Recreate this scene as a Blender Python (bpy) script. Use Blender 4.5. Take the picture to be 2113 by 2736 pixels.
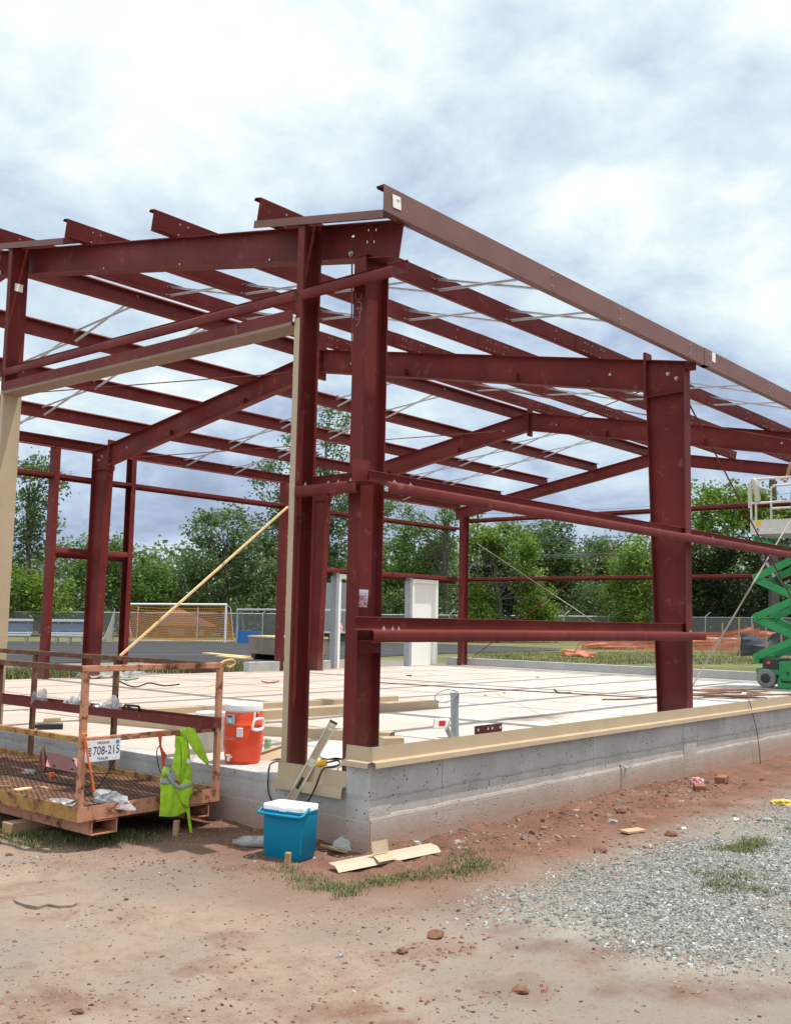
import bpy, bmesh, math, random
from mathutils import Vector, Matrix, noise, geometry
R = math.radians
random.seed(7)
for o in list(bpy.data.objects): bpy.data.objects.remove(o)
S = bpy.context.scene
COL = S.collection

# ---------------------------------------------------------------- camera
CP = Vector((-5.87755783, -5.13653641, 1.26613364))
YAW, PIT, ROL, FPX = 0.699875768, 0.103222803, 0.0202730135, 2757.78478
fw = Vector((math.cos(YAW)*math.cos(PIT), math.sin(YAW)*math.cos(PIT), math.sin(PIT)))
rt0 = Vector((math.sin(YAW), -math.cos(YAW), 0)); up0 = rt0.cross(fw)
rt = rt0*math.cos(ROL)+up0*math.sin(ROL); up = up0*math.cos(ROL)-rt0*math.sin(ROL)
cam_d = bpy.data.cameras.new('camera'); cam = bpy.data.objects.new('camera', cam_d); COL.objects.link(cam)
cam.matrix_world = Matrix((rt, up, -fw)).transposed().to_4x4(); cam.location = CP
cam_d.sensor_fit = 'VERTICAL'; cam_d.sensor_height = 36; cam_d.lens = FPX/2736*36
cam_d.clip_start = .05; cam_d.clip_end = 3000
S.camera = cam
def ray(u, v): return fw+rt*((u-1056.5)/FPX)+up*((1368-v)/FPX)
def at(u, v, d): return CP+ray(u, v)*d                         # pixel of the 2113x2736 photo at a depth
def onp(u, v, ax, val):                                        # ... or on an axis plane
    d = ray(u, v); t = (val-CP[ax])/d[ax]; return CP+d*t

# ---------------------------------------------------------------- light
SUN = Vector((.20, -.215, 1)).normalized()
sd = bpy.data.lights.new('sun', 'SUN'); sun = bpy.data.objects.new('sun', sd); COL.objects.link(sun)
sd.energy = 5.0; sd.angle = R(.6); sd.color = (1, .95, .87)
sun.rotation_euler = SUN.to_track_quat('Z', 'Y').to_euler(); sun.location = (0, 0, 40)
W = bpy.data.worlds.new('World'); S.world = W; W.use_nodes = True
nt = W.node_tree; N = nt.nodes; L = nt.links
for n in list(N): N.remove(n)
wo = N.new('ShaderNodeOutputWorld'); bg = N.new('ShaderNodeBackground'); L.new(bg.outputs[0], wo.inputs[0])
sky = N.new('ShaderNodeTexSky'); sky.sky_type = 'NISHITA'; sky.sun_disc = False
sky.sun_elevation = math.asin(SUN.z); sky.sun_rotation = math.atan2(SUN.x, SUN.y); sky.air_density = 1.0; sky.dust_density = 2
bg.inputs[1].default_value = .1
tc = N.new('ShaderNodeTexCoord')
def wn(t, **k):
    n = N.new(t)
    for a, b in k.items(): setattr(n, a, b)
    return n
sep = wn('ShaderNodeSeparateXYZ'); L.new(tc.outputs['Generated'], sep.inputs[0])
# project the view direction on a cloud deck so that clouds flatten towards the horizon
den = wn('ShaderNodeMath', operation='ADD'); L.new(sep.outputs[2], den.inputs[0]); den.inputs[1].default_value = .34
def div(i):
    m = wn('ShaderNodeMath', operation='DIVIDE'); L.new(sep.outputs[i], m.inputs[0]); L.new(den.outputs[0], m.inputs[1]); return m
cx, cy = div(0), div(1); cmb = wn('ShaderNodeCombineXYZ'); L.new(cx.outputs[0], cmb.inputs[0]); L.new(cy.outputs[0], cmb.inputs[1])
def nz(scale, detail, rough, off):
    mp = wn('ShaderNodeMapping'); mp.inputs['Location'].default_value = off; mp.inputs['Scale'].default_value = (scale,)*3
    L.new(cmb.outputs[0], mp.inputs[0])
    n = wn('ShaderNodeTexNoise'); n.inputs['Scale'].default_value = 1; n.inputs['Detail'].default_value = detail; n.inputs['Roughness'].default_value = rough
    n.inputs['Distortion'].default_value = .35
    L.new(mp.outputs[0], n.inputs['Vector']); return n
n1 = nz(2.4, 8, .56, (3.1, 1.7, 0)); n2 = nz(6.5, 8, .60, (9.1, 4.2, 2))
mx = wn('ShaderNodeMath', operation='MULTIPLY_ADD'); L.new(n2.outputs[0], mx.inputs[0]); mx.inputs[1].default_value = .52
L.new(n1.outputs[0], mx.inputs[2])
# brighter overhead, darker blue grey towards the horizon
el = wn('ShaderNodeMapRange'); L.new(sep.outputs[2], el.inputs[0]); el.inputs[1].default_value = .02; el.inputs[2].default_value = .5
el.inputs[3].default_value = -.13; el.inputs[4].default_value = .21
ad = wn('ShaderNodeMath', operation='ADD'); L.new(mx.outputs[0], ad.inputs[0]); L.new(el.outputs[0], ad.inputs[1])
rp = wn('ShaderNodeValToRGB'); L.new(ad.outputs[0], rp.inputs[0])
e = rp.color_ramp.elements
e[0].position = .50; e[0].color = (3.2, 3.95, 5.4, 1)
e[1].position = 1.0; e[1].color = (9.4, 9.9, 9.8, 1)
for p, c in ((.64, (4.2, 5.15, 6.9, 1)), (.74, (5.5, 6.7, 8.0, 1)), (.87, (7.1, 8.35, 8.9, 1))):
    q = e.new(p); q.color = c
az = wn('ShaderNodeMapRange'); L.new(sep.outputs[0], az.inputs[0]); az.inputs[1].default_value = -.95; az.inputs[2].default_value = -.05; az.inputs[3].default_value = 1.75; az.inputs[4].default_value = 1.0
bgm = wn('ShaderNodeMath', operation='MULTIPLY'); bgm.inputs[0].default_value = .1; L.new(az.outputs[0], bgm.inputs[1]); L.new(bgm.outputs[0], bg.inputs[1])   # unseen sky behind the camera brightened, added fill for the end wall
mixs = wn('ShaderNodeMix', data_type='RGBA'); mixs.inputs[0].default_value = .97
L.new(sky.outputs[0], mixs.inputs[6]); L.new(rp.outputs[0], mixs.inputs[7]); L.new(mixs.outputs[2], bg.inputs[0])
S.view_settings.view_transform = 'Standard'; S.view_settings.look = 'None'; S.view_settings.exposure = .12; S.view_settings.gamma = 1
S.render.engine = 'CYCLES'

# ---------------------------------------------------------------- materials
MATS = {}
def mat(name, col, rough=.6, metal=0, noise_amt=.0, nscale=5, col2=None, bump=0, bscale=60, spec=.4, emit=None, trans=0, build=None):
    if name in MATS: return MATS[name]
    m = bpy.data.materials.new(name); m.use_nodes = True; t = m.node_tree
    b = t.nodes['Principled BSDF']; MATS[name] = m
    b.inputs['Base Color'].default_value = (*col, 1); b.inputs['Roughness'].default_value = rough; b.inputs['Metallic'].default_value = metal
    b.inputs['Specular IOR Level'].default_value = spec
    if trans: b.inputs['Transmission Weight'].default_value = trans
    tcn = t.nodes.new('ShaderNodeTexCoord'); geo = t.nodes.new('ShaderNodeNewGeometry')
    if col2 is not None:
        n = t.nodes.new('ShaderNodeTexNoise'); n.inputs['Scale'].default_value = nscale; n.inputs['Detail'].default_value = 6; n.inputs['Roughness'].default_value = .65
        t.links.new(geo.outputs['Position'], n.inputs['Vector'])
        r = t.nodes.new('ShaderNodeValToRGB'); t.links.new(n.outputs[0], r.inputs[0])
        r.color_ramp.elements[0].position = .35; r.color_ramp.elements[1].position = .68
        r.color_ramp.elements[0].color = (*col, 1); r.color_ramp.elements[1].color = (*col2, 1)
        t.links.new(r.outputs[0], b.inputs['Base Color'])
    if bump:
        n = t.nodes.new('ShaderNodeTexNoise'); n.inputs['Scale'].default_value = bscale; n.inputs['Detail'].default_value = 5
        t.links.new(geo.outputs['Position'], n.inputs['Vector'])
        bp = t.nodes.new('ShaderNodeBump'); bp.inputs['Strength'].default_value = bump; bp.inputs['Distance'].default_value = .02
        t.links.new(n.outputs[0], bp.inputs['Height']); t.links.new(bp.outputs[0], b.inputs['Normal'])
    if build: build(t, b, geo)
    return m
def tn(t, ty, **k):
    n = t.nodes.new(ty)
    for a, b in k.items():
        if a in n.inputs.keys() if hasattr(n.inputs, 'keys') else False: n.inputs[a].default_value = b
        else: setattr(n, a, b)
    return n
def noise_n(t, vec, scale, detail=6, rough=.6):
    n = t.nodes.new('ShaderNodeTexNoise'); n.inputs['Scale'].default_value = scale; n.inputs['Detail'].default_value = detail; n.inputs['Roughness'].default_value = rough
    t.links.new(vec, n.inputs['Vector']); return n.outputs[0]
def ramp(t, fac, stops):
    r = t.nodes.new('ShaderNodeValToRGB'); t.links.new(fac, r.inputs[0]); el = r.color_ramp.elements
    el[0].position, el[0].color = stops[0][0], (*stops[0][1], 1); el[1].position, el[1].color = stops[-1][0], (*stops[-1][1], 1)
    for p, c in stops[1:-1]: q = el.new(p); q.color = (*c, 1)
    return r.outputs[0]
def mixc(t, fac, a, b):
    m = t.nodes.new('ShaderNodeMix'); m.data_type = 'RGBA'
    if isinstance(fac, (int, float)): m.inputs[0].default_value = fac
    else: t.links.new(fac, m.inputs[0])
    for s, i in ((a, 6), (b, 7)):
        if isinstance(s, tuple): m.inputs[i].default_value = (*s, 1)
        else: t.links.new(s, m.inputs[i])
    return m.outputs[2]
def rng(t, val, a, b, c=0, d=1):
    m = t.nodes.new('ShaderNodeMapRange'); t.links.new(val, m.inputs[0])
    for i, x in enumerate((a, b, c, d)): m.inputs[i+1].default_value = x
    return m.outputs[0]
def mth(t, op, a, b=None):
    m = t.nodes.new('ShaderNodeMath'); m.operation = op
    for i, s in enumerate((a, b)):
        if s is None: continue
        if isinstance(s, (int, float)): m.inputs[i].default_value = s
        else: t.links.new(s, m.inputs[i])
    return m.outputs[0]
def bumpn(t, b, h, strength, dist=.02):
    bp = t.nodes.new('ShaderNodeBump'); bp.inputs['Strength'].default_value = strength; bp.inputs['Distance'].default_value = dist
    t.links.new(h, bp.inputs['Height']); t.links.new(bp.outputs[0], b.inputs['Normal'])

def steel_b(t, b, geo):
    p = geo.outputs['Position']
    big = noise_n(t, p, 1.3, 5, .6); fine = noise_n(t, p, 38, 4, .7)
    mp = t.nodes.new('ShaderNodeMapping'); mp.inputs['Scale'].default_value = (9, 9, 1.2); t.links.new(p, mp.inputs[0])
    st = noise_n(t, mp.outputs[0], 1, 5, .65)
    c = ramp(t, big, [(.28, (.098, .0135, .0125)), (.5, (.130, .0195, .0178)), (.72, (.165, .029, .0255))])
    c = mixc(t, rng(t, st, .60, .80, 0, .26), c, (.22, .085, .07))
    c = mixc(t, rng(t, fine, .62, .85, 0, .35), c, (.06, .013, .014))
    t.links.new(c, b.inputs['Base Color'])
    sc = noise_n(t, p, 5.5, 8, .78); c = mixc(t, rng(t, sc, .58, .70, 0, .55), c, (.28, .14, .11))
    s3 = t.nodes.new('ShaderNodeSeparateXYZ'); t.links.new(p, s3.inputs[0]); lowz = rng(t, mth(t, 'ADD', s3.outputs[2], mth(t, 'MULTIPLY', sc, .5)), .25, .75, .5, 0); c = mixc(t, lowz, c, (.23, .115, .085))
    t.links.new(c, b.inputs['Base Color'])
    t.links.new(rng(t, st, .3, .7, .46, .62), b.inputs['Roughness'])
    bumpn(t, b, fine, .12, .004)
def eave_b(t, b, geo):
    p = geo.outputs['Position']; big = noise_n(t, p, 1.7, 6, .65); c = ramp(t, big, [(.3, (.155, .076, .070)), (.7, (.20, .105, .096))])
    c = mixc(t, rng(t, noise_n(t, p, 26, 5, .7), .55, .8, 0, .3), c, (.10, .035, .034)); t.links.new(c, b.inputs['Base Color'])
EAVE = mat('dusty_primer_steel', (.15, .07, .065), .6, spec=.25, build=eave_b)
STEEL = mat('red_oxide_steel', (.18, .03, .033), .5, spec=.16, build=steel_b)
GALV = mat('galvanised_steel', (.52, .54, .56), .42, .55, col2=(.66, .68, .70), nscale=30)
BOLT = mat('zinc_bolts', (.46, .43, .38), .42, .6)
TAN = mat('tan_trim_metal', (.40, .305, .20), .48, col2=(.45, .345, .23), nscale=3, spec=.4)
WHITE = mat('white_paint', (.82, .83, .79), .45)
GREYP = mat('grey_primer', (.34, .35, .37), .55, col2=(.28, .29, .31), nscale=7)
BLACK = mat('black_rubber', (.018, .018, .02), .55)
def conc_b(t, b, geo):
    p = geo.outputs['Position']; s = t.nodes.new('ShaderNodeSeparateXYZ'); t.links.new(p, s.inputs[0])
    big = noise_n(t, p, 1.7, 8, .62); fine = noise_n(t, p, 22, 6, .7)
    c = ramp(t, big, [(.3, (.325, .322, .312)), (.55, (.445, .441, .425)), (.75, (.53, .525, .50))])
    c = mixc(t, rng(t, fine, .5, .8, 0, .35), c, (.22, .215, .205))
    # smooth top band of the pour, ragged cold joint below it
    mp = t.nodes.new('ShaderNodeMapping'); mp.inputs['Scale'].default_value = (1.6, 1.6, .0); t.links.new(p, mp.inputs[0])
    wob = noise_n(t, mp.outputs[0], 1.2, 6, .68)
    zz = mth(t, 'ADD', s.outputs[2], mth(t, 'MULTIPLY', wob, .10))
    joint = mth(t, 'ABSOLUTE', mth(t, 'SUBTRACT', zz, -.02))
    jm = mth(t, 'MULTIPLY', rng(t, joint, .0, .007, .42, 0), rng(t, s.outputs[1], .003, .006, 1, 0))
    c = mixc(t, jm, c, (.13, .12, .115))
    zz2 = mth(t, 'ADD', s.outputs[2], mth(t, 'MULTIPLY', noise_n(t, p, 9, 3, .6), .03))
    j2 = mth(t, 'ABSOLUTE', mth(t, 'SUBTRACT', zz2, -.215)); c = mixc(t, mth(t, 'MULTIPLY', rng(t, j2, 0, .009, .95, 0), rng(t, s.outputs[1], .003, .006, 1, 0)), c, (.12, .11, .10))
    # formwork panel joints
    fx = mth(t, 'ABSOLUTE', mth(t, 'SUBTRACT', mth(t, 'FRACT', mth(t, 'DIVIDE', mth(t, 'ADD', s.outputs[0], .35), 2.44)), .5))
    c = mixc(t, rng(t, fx, 0, .004, .55, 0), c, (.15, .145, .14))
    # bug holes
    vo = t.nodes.new('ShaderNodeTexVoronoi'); vo.inputs['Scale'].default_value = 24; t.links.new(p, vo.inputs['Vector'])
    pit = mth(t, 'MULTIPLY', rng(t, vo.outputs['Distance'], .12, .24, 1, 0), rng(t, noise_n(t, p, 4.1, 4, .6), .46, .56))
    c = mixc(t, pit, c, (.07, .065, .06))
    # red clay splashed on the foot
    zc = mth(t, 'ADD', s.outputs[2], mth(t, 'MULTIPLY', noise_n(t, p, 4, 6, .7), .25))
    c = mixc(t, rng(t, zc, -.26, .03, .92, 0), c, (.36, .235, .18))
    mp2 = t.nodes.new('ShaderNodeMapping'); mp2.inputs['Scale'].default_value = (7, 7, .6); t.links.new(p, mp2.inputs[0])
    c = mixc(t, rng(t, noise_n(t, mp2.outputs[0], 1, 6, .7), .58, .75, 0, .35), c, (.22, .20, .185))
    mp3 = t.nodes.new('ShaderNodeMapping'); mp3.inputs['Scale'].default_value = (.6, .6, 16); t.links.new(p, mp3.inputs[0])
    c = mixc(t, rng(t, noise_n(t, mp3.outputs[0], 1, 5, .6), .55, .75, 0, .25), c, (.52, .51, .49))
    t.links.new(c, b.inputs['Base Color'])
    h = mth(t, 'SUBTRACT', mth(t, 'ADD', mth(t, 'MULTIPLY', fine, .5), mth(t, 'MULTIPLY', rng(t, zz, -.03, 0.0, 0, 1), .9)), mth(t, 'MULTIPLY', pit, 1.2))
    h = mth(t, 'SUBTRACT', h, mth(t, 'MULTIPLY', rng(t, zz2, -.222, -.21, 0, 1), .8))
    bumpn(t, b, h, .55, .012)
CONC = mat('cast_concrete', (.34, .34, .33), .85, spec=.2, build=conc_b)
CONC2 = mat('plain_concrete', (.36, .36, .35), .85, col2=(.46, .455, .44), nscale=3, bump=.3, bscale=40, spec=.2)
def slab_b(t, b, geo):
    p = geo.outputs['Position']; s = t.nodes.new('ShaderNodeSeparateXYZ'); t.links.new(p, s.inputs[0])
    big = noise_n(t, p, .55, 8, .62); med = noise_n(t, p, 2.2, 8, .68); fine = noise_n(t, p, 30, 4, .6)
    c = ramp(t, med, [(.28, (.40, .37, .34)), (.5, (.49, .465, .44)), (.72, (.56, .548, .53))])
    g = mth(t, 'ADD', mth(t, 'MULTIPLY', mth(t, 'SUBTRACT', s.outputs[1], mth(t, 'MULTIPLY', s.outputs[0], .55)), .055), mth(t, 'MULTIPLY', big, 1.25))
    c = mixc(t, rng(t, g, .46, .95, 0, .70), c, (.45, .32, .26))
    mp = t.nodes.new('ShaderNodeMapping'); mp.inputs['Scale'].default_value = (.5, 2.6, 1); t.links.new(p, mp.inputs[0])
    st = noise_n(t, mp.outputs[0], .8, 7, .7); c = mixc(t, rng(t, st, .52, .70, 0, .65), c, (.33, .24, .19))
    # dark brown patch before the second column
    dx = mth(t, 'SUBTRACT', s.outputs[0], 6.0); dy = mth(t, 'SUBTRACT', s.outputs[1], 2.35)
    dd = mth(t, 'ADD', mth(t, 'MULTIPLY', mth(t, 'POWER', mth(t, 'ABSOLUTE', dx), 2), .55), mth(t, 'MULTIPLY', mth(t, 'POWER', mth(t, 'ABSOLUTE', dy), 2), 4.5))
    dm = rng(t, mth(t, 'ADD', dd, mth(t, 'MULTIPLY', med, 1.3)), .55, 1.15, .85, 0)
    c = mixc(t, dm, c, (.17, .13, .09))
    c = mixc(t, rng(t, noise_n(t, p, 1.1, 8, .72), .53, .66, 0, .45), c, (.42, .31, .25))
    c = mixc(t, rng(t, noise_n(t, p, 7, 6, .75), .60, .72, 0, .6), c, (.26, .17, .125))
    c = mixc(t, rng(t, fine, .66, .8, 0, .35), c, (.27, .20, .16))
    t.links.new(c, b.inputs['Base Color']); bumpn(t, b, fine, .15, .003)
SLAB = mat('floor_concrete', (.6, .57, .54), .75, spec=.25, build=slab_b)
def rust_b(base, worn):
    def f(t, b, geo):
        p = geo.outputs['Position']
        a = noise_n(t, p, 7, 8, .72); k = noise_n(t, p, 33, 6, .75)
        c = ramp(t, a, [(.32, (.045, .020, .014)), (.41, (.14, .055, .03)), (.48, base), (.72, worn)])
        c = mixc(t, rng(t, k, .60, .72, 0, .9), c, (.075, .026, .015))
        t.links.new(c, b.inputs['Base Color']); bumpn(t, b, k, .3, .004)
    return f
RUSTY_O = mat('worn_orange_paint', (.4, .15, .07), .62, spec=.3, build=rust_b((.44, .20, .12), (.52, .27, .17)))
RUSTY_Y = mat('worn_yellow_paint', (.35, .2, .05), .65, spec=.3, build=rust_b((.30, .15, .045), (.40, .26, .07)))
RUSTY_R = mat('rusted_rail', (.13, .06, .04), .7, spec=.2, build=rust_b((.10, .050, .036), (.27, .145, .055)))
RUST = mat('brown_rust', (.10, .05, .035), .8, col2=(.20, .10, .065), nscale=14, bump=.4, bscale=70, spec=.2)
ORANGE = mat('orange_plastic', (.78, .075, .02), .42, spec=.45)
BLUEP = mat('blue_plastic', (.0, .185, .315), .5, spec=.25, col2=(.0, .20, .335), nscale=3)
WPLAST = mat('white_plastic', (.80, .80, .78), .4)
LIME = mat('lime_fabric', (.34, .58, .03), .8, spec=.15, col2=(.42, .68, .05), nscale=14, bump=.25, bscale=30)
SILVER = mat('reflective_tape', (.42, .43, .45), .45, .2)
WOOD = mat('weathered_wood', (.32, .19, .10), .8, col2=(.44, .29, .17), nscale=9, spec=.2, bump=.2)
PINE = mat('new_pine', (.62, .44, .21), .7, col2=(.70, .53, .29), nscale=6, spec=.2)
def film_b(t, b, geo):
    tr_ = t.nodes.new('ShaderNodeBsdfTransparent'); mx_ = t.nodes.new('ShaderNodeMixShader'); p = geo.outputs['Position']
    t.links.new(rng(t, noise_n(t, p, 13, 5, .6), .35, .65, .25, .75), mx_.inputs[0]); t.links.new(tr_.outputs[0], mx_.inputs[1]); t.links.new(b.outputs[0], mx_.inputs[2]); t.links.new(mx_.outputs[0], t.nodes['Material Output'].inputs[0])
PLASTIC_BAG = mat('clear_plastic_film', (.46, .47, .48), .2, spec=.6, build=film_b)
BRICK = mat('red_brick', (.23, .095, .062), .85, col2=(.30, .14, .095), nscale=20, bump=.4, spec=.2)
TREAD = mat('tyre_grey', (.20, .19, .18), .85, col2=(.27, .25, .23), nscale=12)
LIFTG = mat('lift_green', (.012, .22, .055), .42, spec=.45, col2=(.02, .28, .075), nscale=3)
LIFTD = mat('lift_dark', (.03, .035, .03), .6)
YELLOW = mat('yellow_label', (.75, .48, .02), .5)
REDT = mat('red_print', (.5, .02, .02), .6)
NAVY = mat('dark_blue_print', (.015, .025, .09), .5)
PAPERW = mat('white_paper', (.76, .75, .73), .7)
ORNET = mat('orange_mesh', (.75, .16, .06), .7, col2=(.62, .12, .05), nscale=6)
ORCORD = mat('orange_webbing', (.72, .17, .04), .7)

# ---------------------------------------------------------------- mesh helpers
class MB:
    def __init__(s): s.v, s.f, s.m = [], [], []
    def add(s, vs, fs, mi=0):
        o = len(s.v); s.v += [Vector(p) for p in vs]; s.f += [tuple(i+o for i in f) for f in fs]; s.m += [mi]*len(fs); return s
    def box(s, x0, x1, y0, y1, z0, z1, mi=0):
        vs = [(x, y, z) for z in (z0, z1) for y in (y0, y1) for x in (x0, x1)]
        return s.add(vs, [(0, 2, 3, 1), (4, 5, 7, 6), (0, 1, 5, 4), (2, 6, 7, 3), (0, 4, 6, 2), (1, 3, 7, 5)], mi)
    def obox(s, c, ax, ay, az, mi=0):                       # half-axes as vectors
        c, ax, ay, az = map(Vector, (c, ax, ay, az))
        vs = [c+ax*x+ay*y+az*z for z in (-1, 1) for y in (-1, 1) for x in (-1, 1)]
        return s.add(vs, [(0, 2, 3, 1), (4, 5, 7, 6), (0, 1, 5, 4), (2, 6, 7, 3), (0, 4, 6, 2), (1, 3, 7, 5)], mi)
    def bar(s, p0, p1, w, h, upv=(0, 0, 1), mi=0):
        p0, p1 = Vector(p0), Vector(p1); d = (p1-p0); u = Vector(upv); sd_ = d.cross(u).normalized(); u = sd_.cross(d).normalized()
        return s.obox((p0+p1)/2, d/2, sd_*w/2, u*h/2, mi)
    def tube(s, pts, r, n=8, mi=0, cap=True):
        pts = [Vector(p) for p in pts]; rs = r if isinstance(r, (list, tuple)) else [r]*len(pts)
        vs, fs = [], []; prev = None
        for i, p in enumerate(pts):
            d = (pts[min(i+1, len(pts)-1)]-pts[max(i-1, 0)]).normalized()
            if prev is None:
                a = d.orthogonal().normalized()
            else:
                a = (prev-d*prev.dot(d)); a = a.normalized() if a.length > 1e-6 else d.orthogonal().normalized()
            prev = a; b = d.cross(a)
            vs += [p+(a*math.cos(2*math.pi*k/n)+b*math.sin(2*math.pi*k/n))*rs[i] for k in range(n)]
        for i in range(len(pts)-1):
            for k in range(n): fs.append((i*n+k, i*n+(k+1) % n, (i+1)*n+(k+1) % n, (i+1)*n+k))
        if cap: fs += [tuple(range(n-1, -1, -1)), tuple(range((len(pts)-1)*n, len(pts)*n))]
        return s.add(vs, fs, mi)
    def sweep(s, prof, p0, p1, A, B, mi=0):                 # closed 2D profile swept straight
        p0, p1, A, B = map(Vector, (p0, p1, A, B)); n = len(prof)
        vs = [p0+A*a+B*b for a, b in prof]+[p1+A*a+B*b for a, b in prof]
        fs = [(k, (k+1) % n, (k+1) % n+n, k+n) for k in range(n)]+[tuple(range(n-1, -1, -1)), tuple(range(n, 2*n))]
        return s.add(vs, fs, mi)
    def lathe(s, prof, c, n=32, mi=0, ax=(0, 0, 1)):
        c = Vector(c); ax = Vector(ax).normalized(); a = ax.orthogonal().normalized(); b = ax.cross(a); vs, fs = [], []
        for r_, z in prof: vs += [c+ax*z+(a*math.cos(2*math.pi*k/n)+b*math.sin(2*math.pi*k/n))*r_ for k in range(n)]
        for i in range(len(prof)-1):
            for k in range(n): fs.append((i*n+k, i*n+(k+1) % n, (i+1)*n+(k+1) % n, (i+1)*n+k))
        fs += [tuple(range(n-1, -1, -1)), tuple(range((len(prof)-1)*n, len(prof)*n))]
        return s.add(vs, fs, mi)
    def build(s, name, mats, parent=None, smooth=None, bevel=0, solid=0, recalc=True):
        me = bpy.data.meshes.new(name); me.from_pydata([tuple(p) for p in s.v], [], s.f)
        mats = mats if isinstance(mats, (list, tuple)) else [mats]
        for m_ in mats: me.materials.append(m_)
        me.polygons.foreach_set('material_index', s.m)
        if recalc:
            bm = bmesh.new(); bm.from_mesh(me); bmesh.ops.recalc_face_normals(bm, faces=bm.faces); bm.to_mesh(me); bm.free()
        if smooth:
            me.polygons.foreach_set('use_smooth', [True]*len(me.polygons)); me.set_sharp_from_angle(angle=R(smooth))
        o = bpy.data.objects.new(name, me); COL.objects.link(o)
        if parent is not None: o.parent = parent; o.matrix_parent_inverse = parent.matrix_world.inverted()
        if solid:
            md = o.modifiers.new('solid', 'SOLIDIFY'); md.thickness = solid; md.offset = 0
        if bevel:
            md = o.modifiers.new('bevel', 'BEVEL'); md.width = bevel; md.segments = 2; md.limit_method = 'ANGLE'; md.angle_limit = R(40)
        return o
def thick(pl, t):                                           # centre line -> closed thin profile
    P = [Vector(p) for p in pl]; Lf, Rt = [], []
    for i, p in enumerate(P):
        d0 = (P[i]-P[i-1]).normalized() if i else None; d1 = (P[i+1]-P[i]).normalized() if i < len(P)-1 else None
        d0 = d0 or d1; d1 = d1 or d0
        n0 = Vector((-d0.y, d0.x)); n1 = Vector((-d1.y, d1.x)); n = (n0+n1); n = n/max(.4, n.dot(n0)) if n.length > 1e-6 else n0
        Lf.append(p+n*t/2); Rt.append(p-n*t/2)
    return [tuple(p) for p in Lf]+[tuple(p) for p in reversed(Rt)]
def tag(o, label, cat, group=None, kind=None):
    if label: o['label'] = label
    if cat: o['category'] = cat
    if group: o['group'] = group
    if kind: o['kind'] = kind
    return o
def empty(name, loc, label, cat, group=None):
    o = bpy.data.objects.new(name, None); COL.objects.link(o); o.location = loc; o.empty_display_size = .1
    bpy.context.view_layer.update()
    return tag(o, label, cat, group)
def place(o, loc, rz=0):
    o.location = loc; o.rotation_euler = (0, 0, rz)
def copy_tree(o, parent=None):
    c = o.copy(); COL.objects.link(c)
    if parent is not None: c.parent = parent
    for ch in list(o.children): copy_tree(ch, c)
    return c
def text(name, s, size, m, parent, org, right, upv, extrude=.0008, bend=None, sx=1):
    cu = bpy.data.curves.new(name, 'FONT'); cu.body = s; cu.size = size; cu.extrude = extrude; cu.align_x = 'CENTER'; cu.align_y = 'CENTER'
    cu.resolution_u = 4
    tmp = bpy.data.objects.new('tmp', cu); COL.objects.link(tmp); dg = bpy.context.evaluated_depsgraph_get()
    me = bpy.data.meshes.new_from_object(tmp.evaluated_get(dg)); bpy.data.objects.remove(tmp)
    me.name = name; me.materials.clear(); me.materials.append(m)
    right, upv, org = Vector(right).normalized(), Vector(upv).normalized(), Vector(org); nn = right.cross(upv)
    for v in me.vertices:
        x, y, z = v.co; x *= sx
        if bend:                                            # wrap round a vertical axis: bend = (centre, radius, angle)
            c, r_, a0 = bend; a = a0+x/r_; v.co = Vector(c)+Vector((math.cos(a), math.sin(a), 0))*(r_+z+extrude)+Vector((0, 0, y))
        else: v.co = org+right*x+upv*y+nn*z
    o = bpy.data.objects.new(name, me); COL.objects.link(o)
    if parent is not None: o.parent = parent; o.matrix_parent_inverse = parent.matrix_world.inverted()
    return o
def smooth_path(pts, sub=6):
    P = [Vector(p) for p in pts]; out = []
    for i in range(len(P)-1):
        a, b, c, d = P[max(i-1, 0)], P[i], P[i+1], P[min(i+2, len(P)-1)]
        for k in range(sub):
            t = k/sub
            out.append(.5*((2*b)+(c-a)*t+(2*a-5*b+4*c-d)*t*t+(3*b-a-3*c+d)*t**3))
    return out+[P[-1]]
def sstep(a, b, x):
    t = min(1, max(0, (x-a)/(b-a))); return t*t*(3-2*t)

# ================================================================ GROUND
def zfun(x, y):
    w = max(sstep(10, 14.5, y), sstep(14, 18.5, x))
    z = -.46-.07*sstep(4, 10, x)*(1-sstep(-.5, 3, y))+(-.13+.46)*w
    dx, dy = x-CP.x, y-CP.y; dep = dx*math.cos(YAW)+dy*math.sin(YAW); lat = dx*math.sin(YAW)-dy*math.cos(YAW)
    if dep > 25:
        t = max(-.45, min(.45, lat/dep)); zf = -.40+1.0*t
        z = z+(zf-z)*sstep(25, 80, dep)
    return z
def mound(x, y):                                            # the heap of gravel right of the wall
    a = math.exp(-(((x-1.3)/2.3)**2+((y+2.45)/.85)**2)); return .07*a
def zground(x, y):
    z = zfun(x, y)
    if -6 < x < 14 and -8 < y < 8:
        p = Vector((x, y, 0)); z += mound(x, y)
        z += .022*(noise.fractal(p*.9, 1, 2, 4)) + .009*noise.fractal(p*4+Vector((3, 1, 0)), .8, 2, 5)
        rough = max(0, noise.noise(p*1.15+Vector((7, 3, 0)))-.05)*1.2+.9*math.exp(-((y+.35)/.45)**2)*(x > -.5); z += .030*min(1, rough)*max(-.3, noise.fractal(p*7.5, .7, 2, 4))
        if y < .0 and x > -.3: z += .045*math.exp(-((y+.03)/.16)**2)*(.6+noise.noise(p*2.6))  # soil against the wall
        if x < .0 and y > .2: z += .03*math.exp(-((x+.03)/.2)**2)*(.6+noise.noise(p*2.6))
    return z
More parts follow.
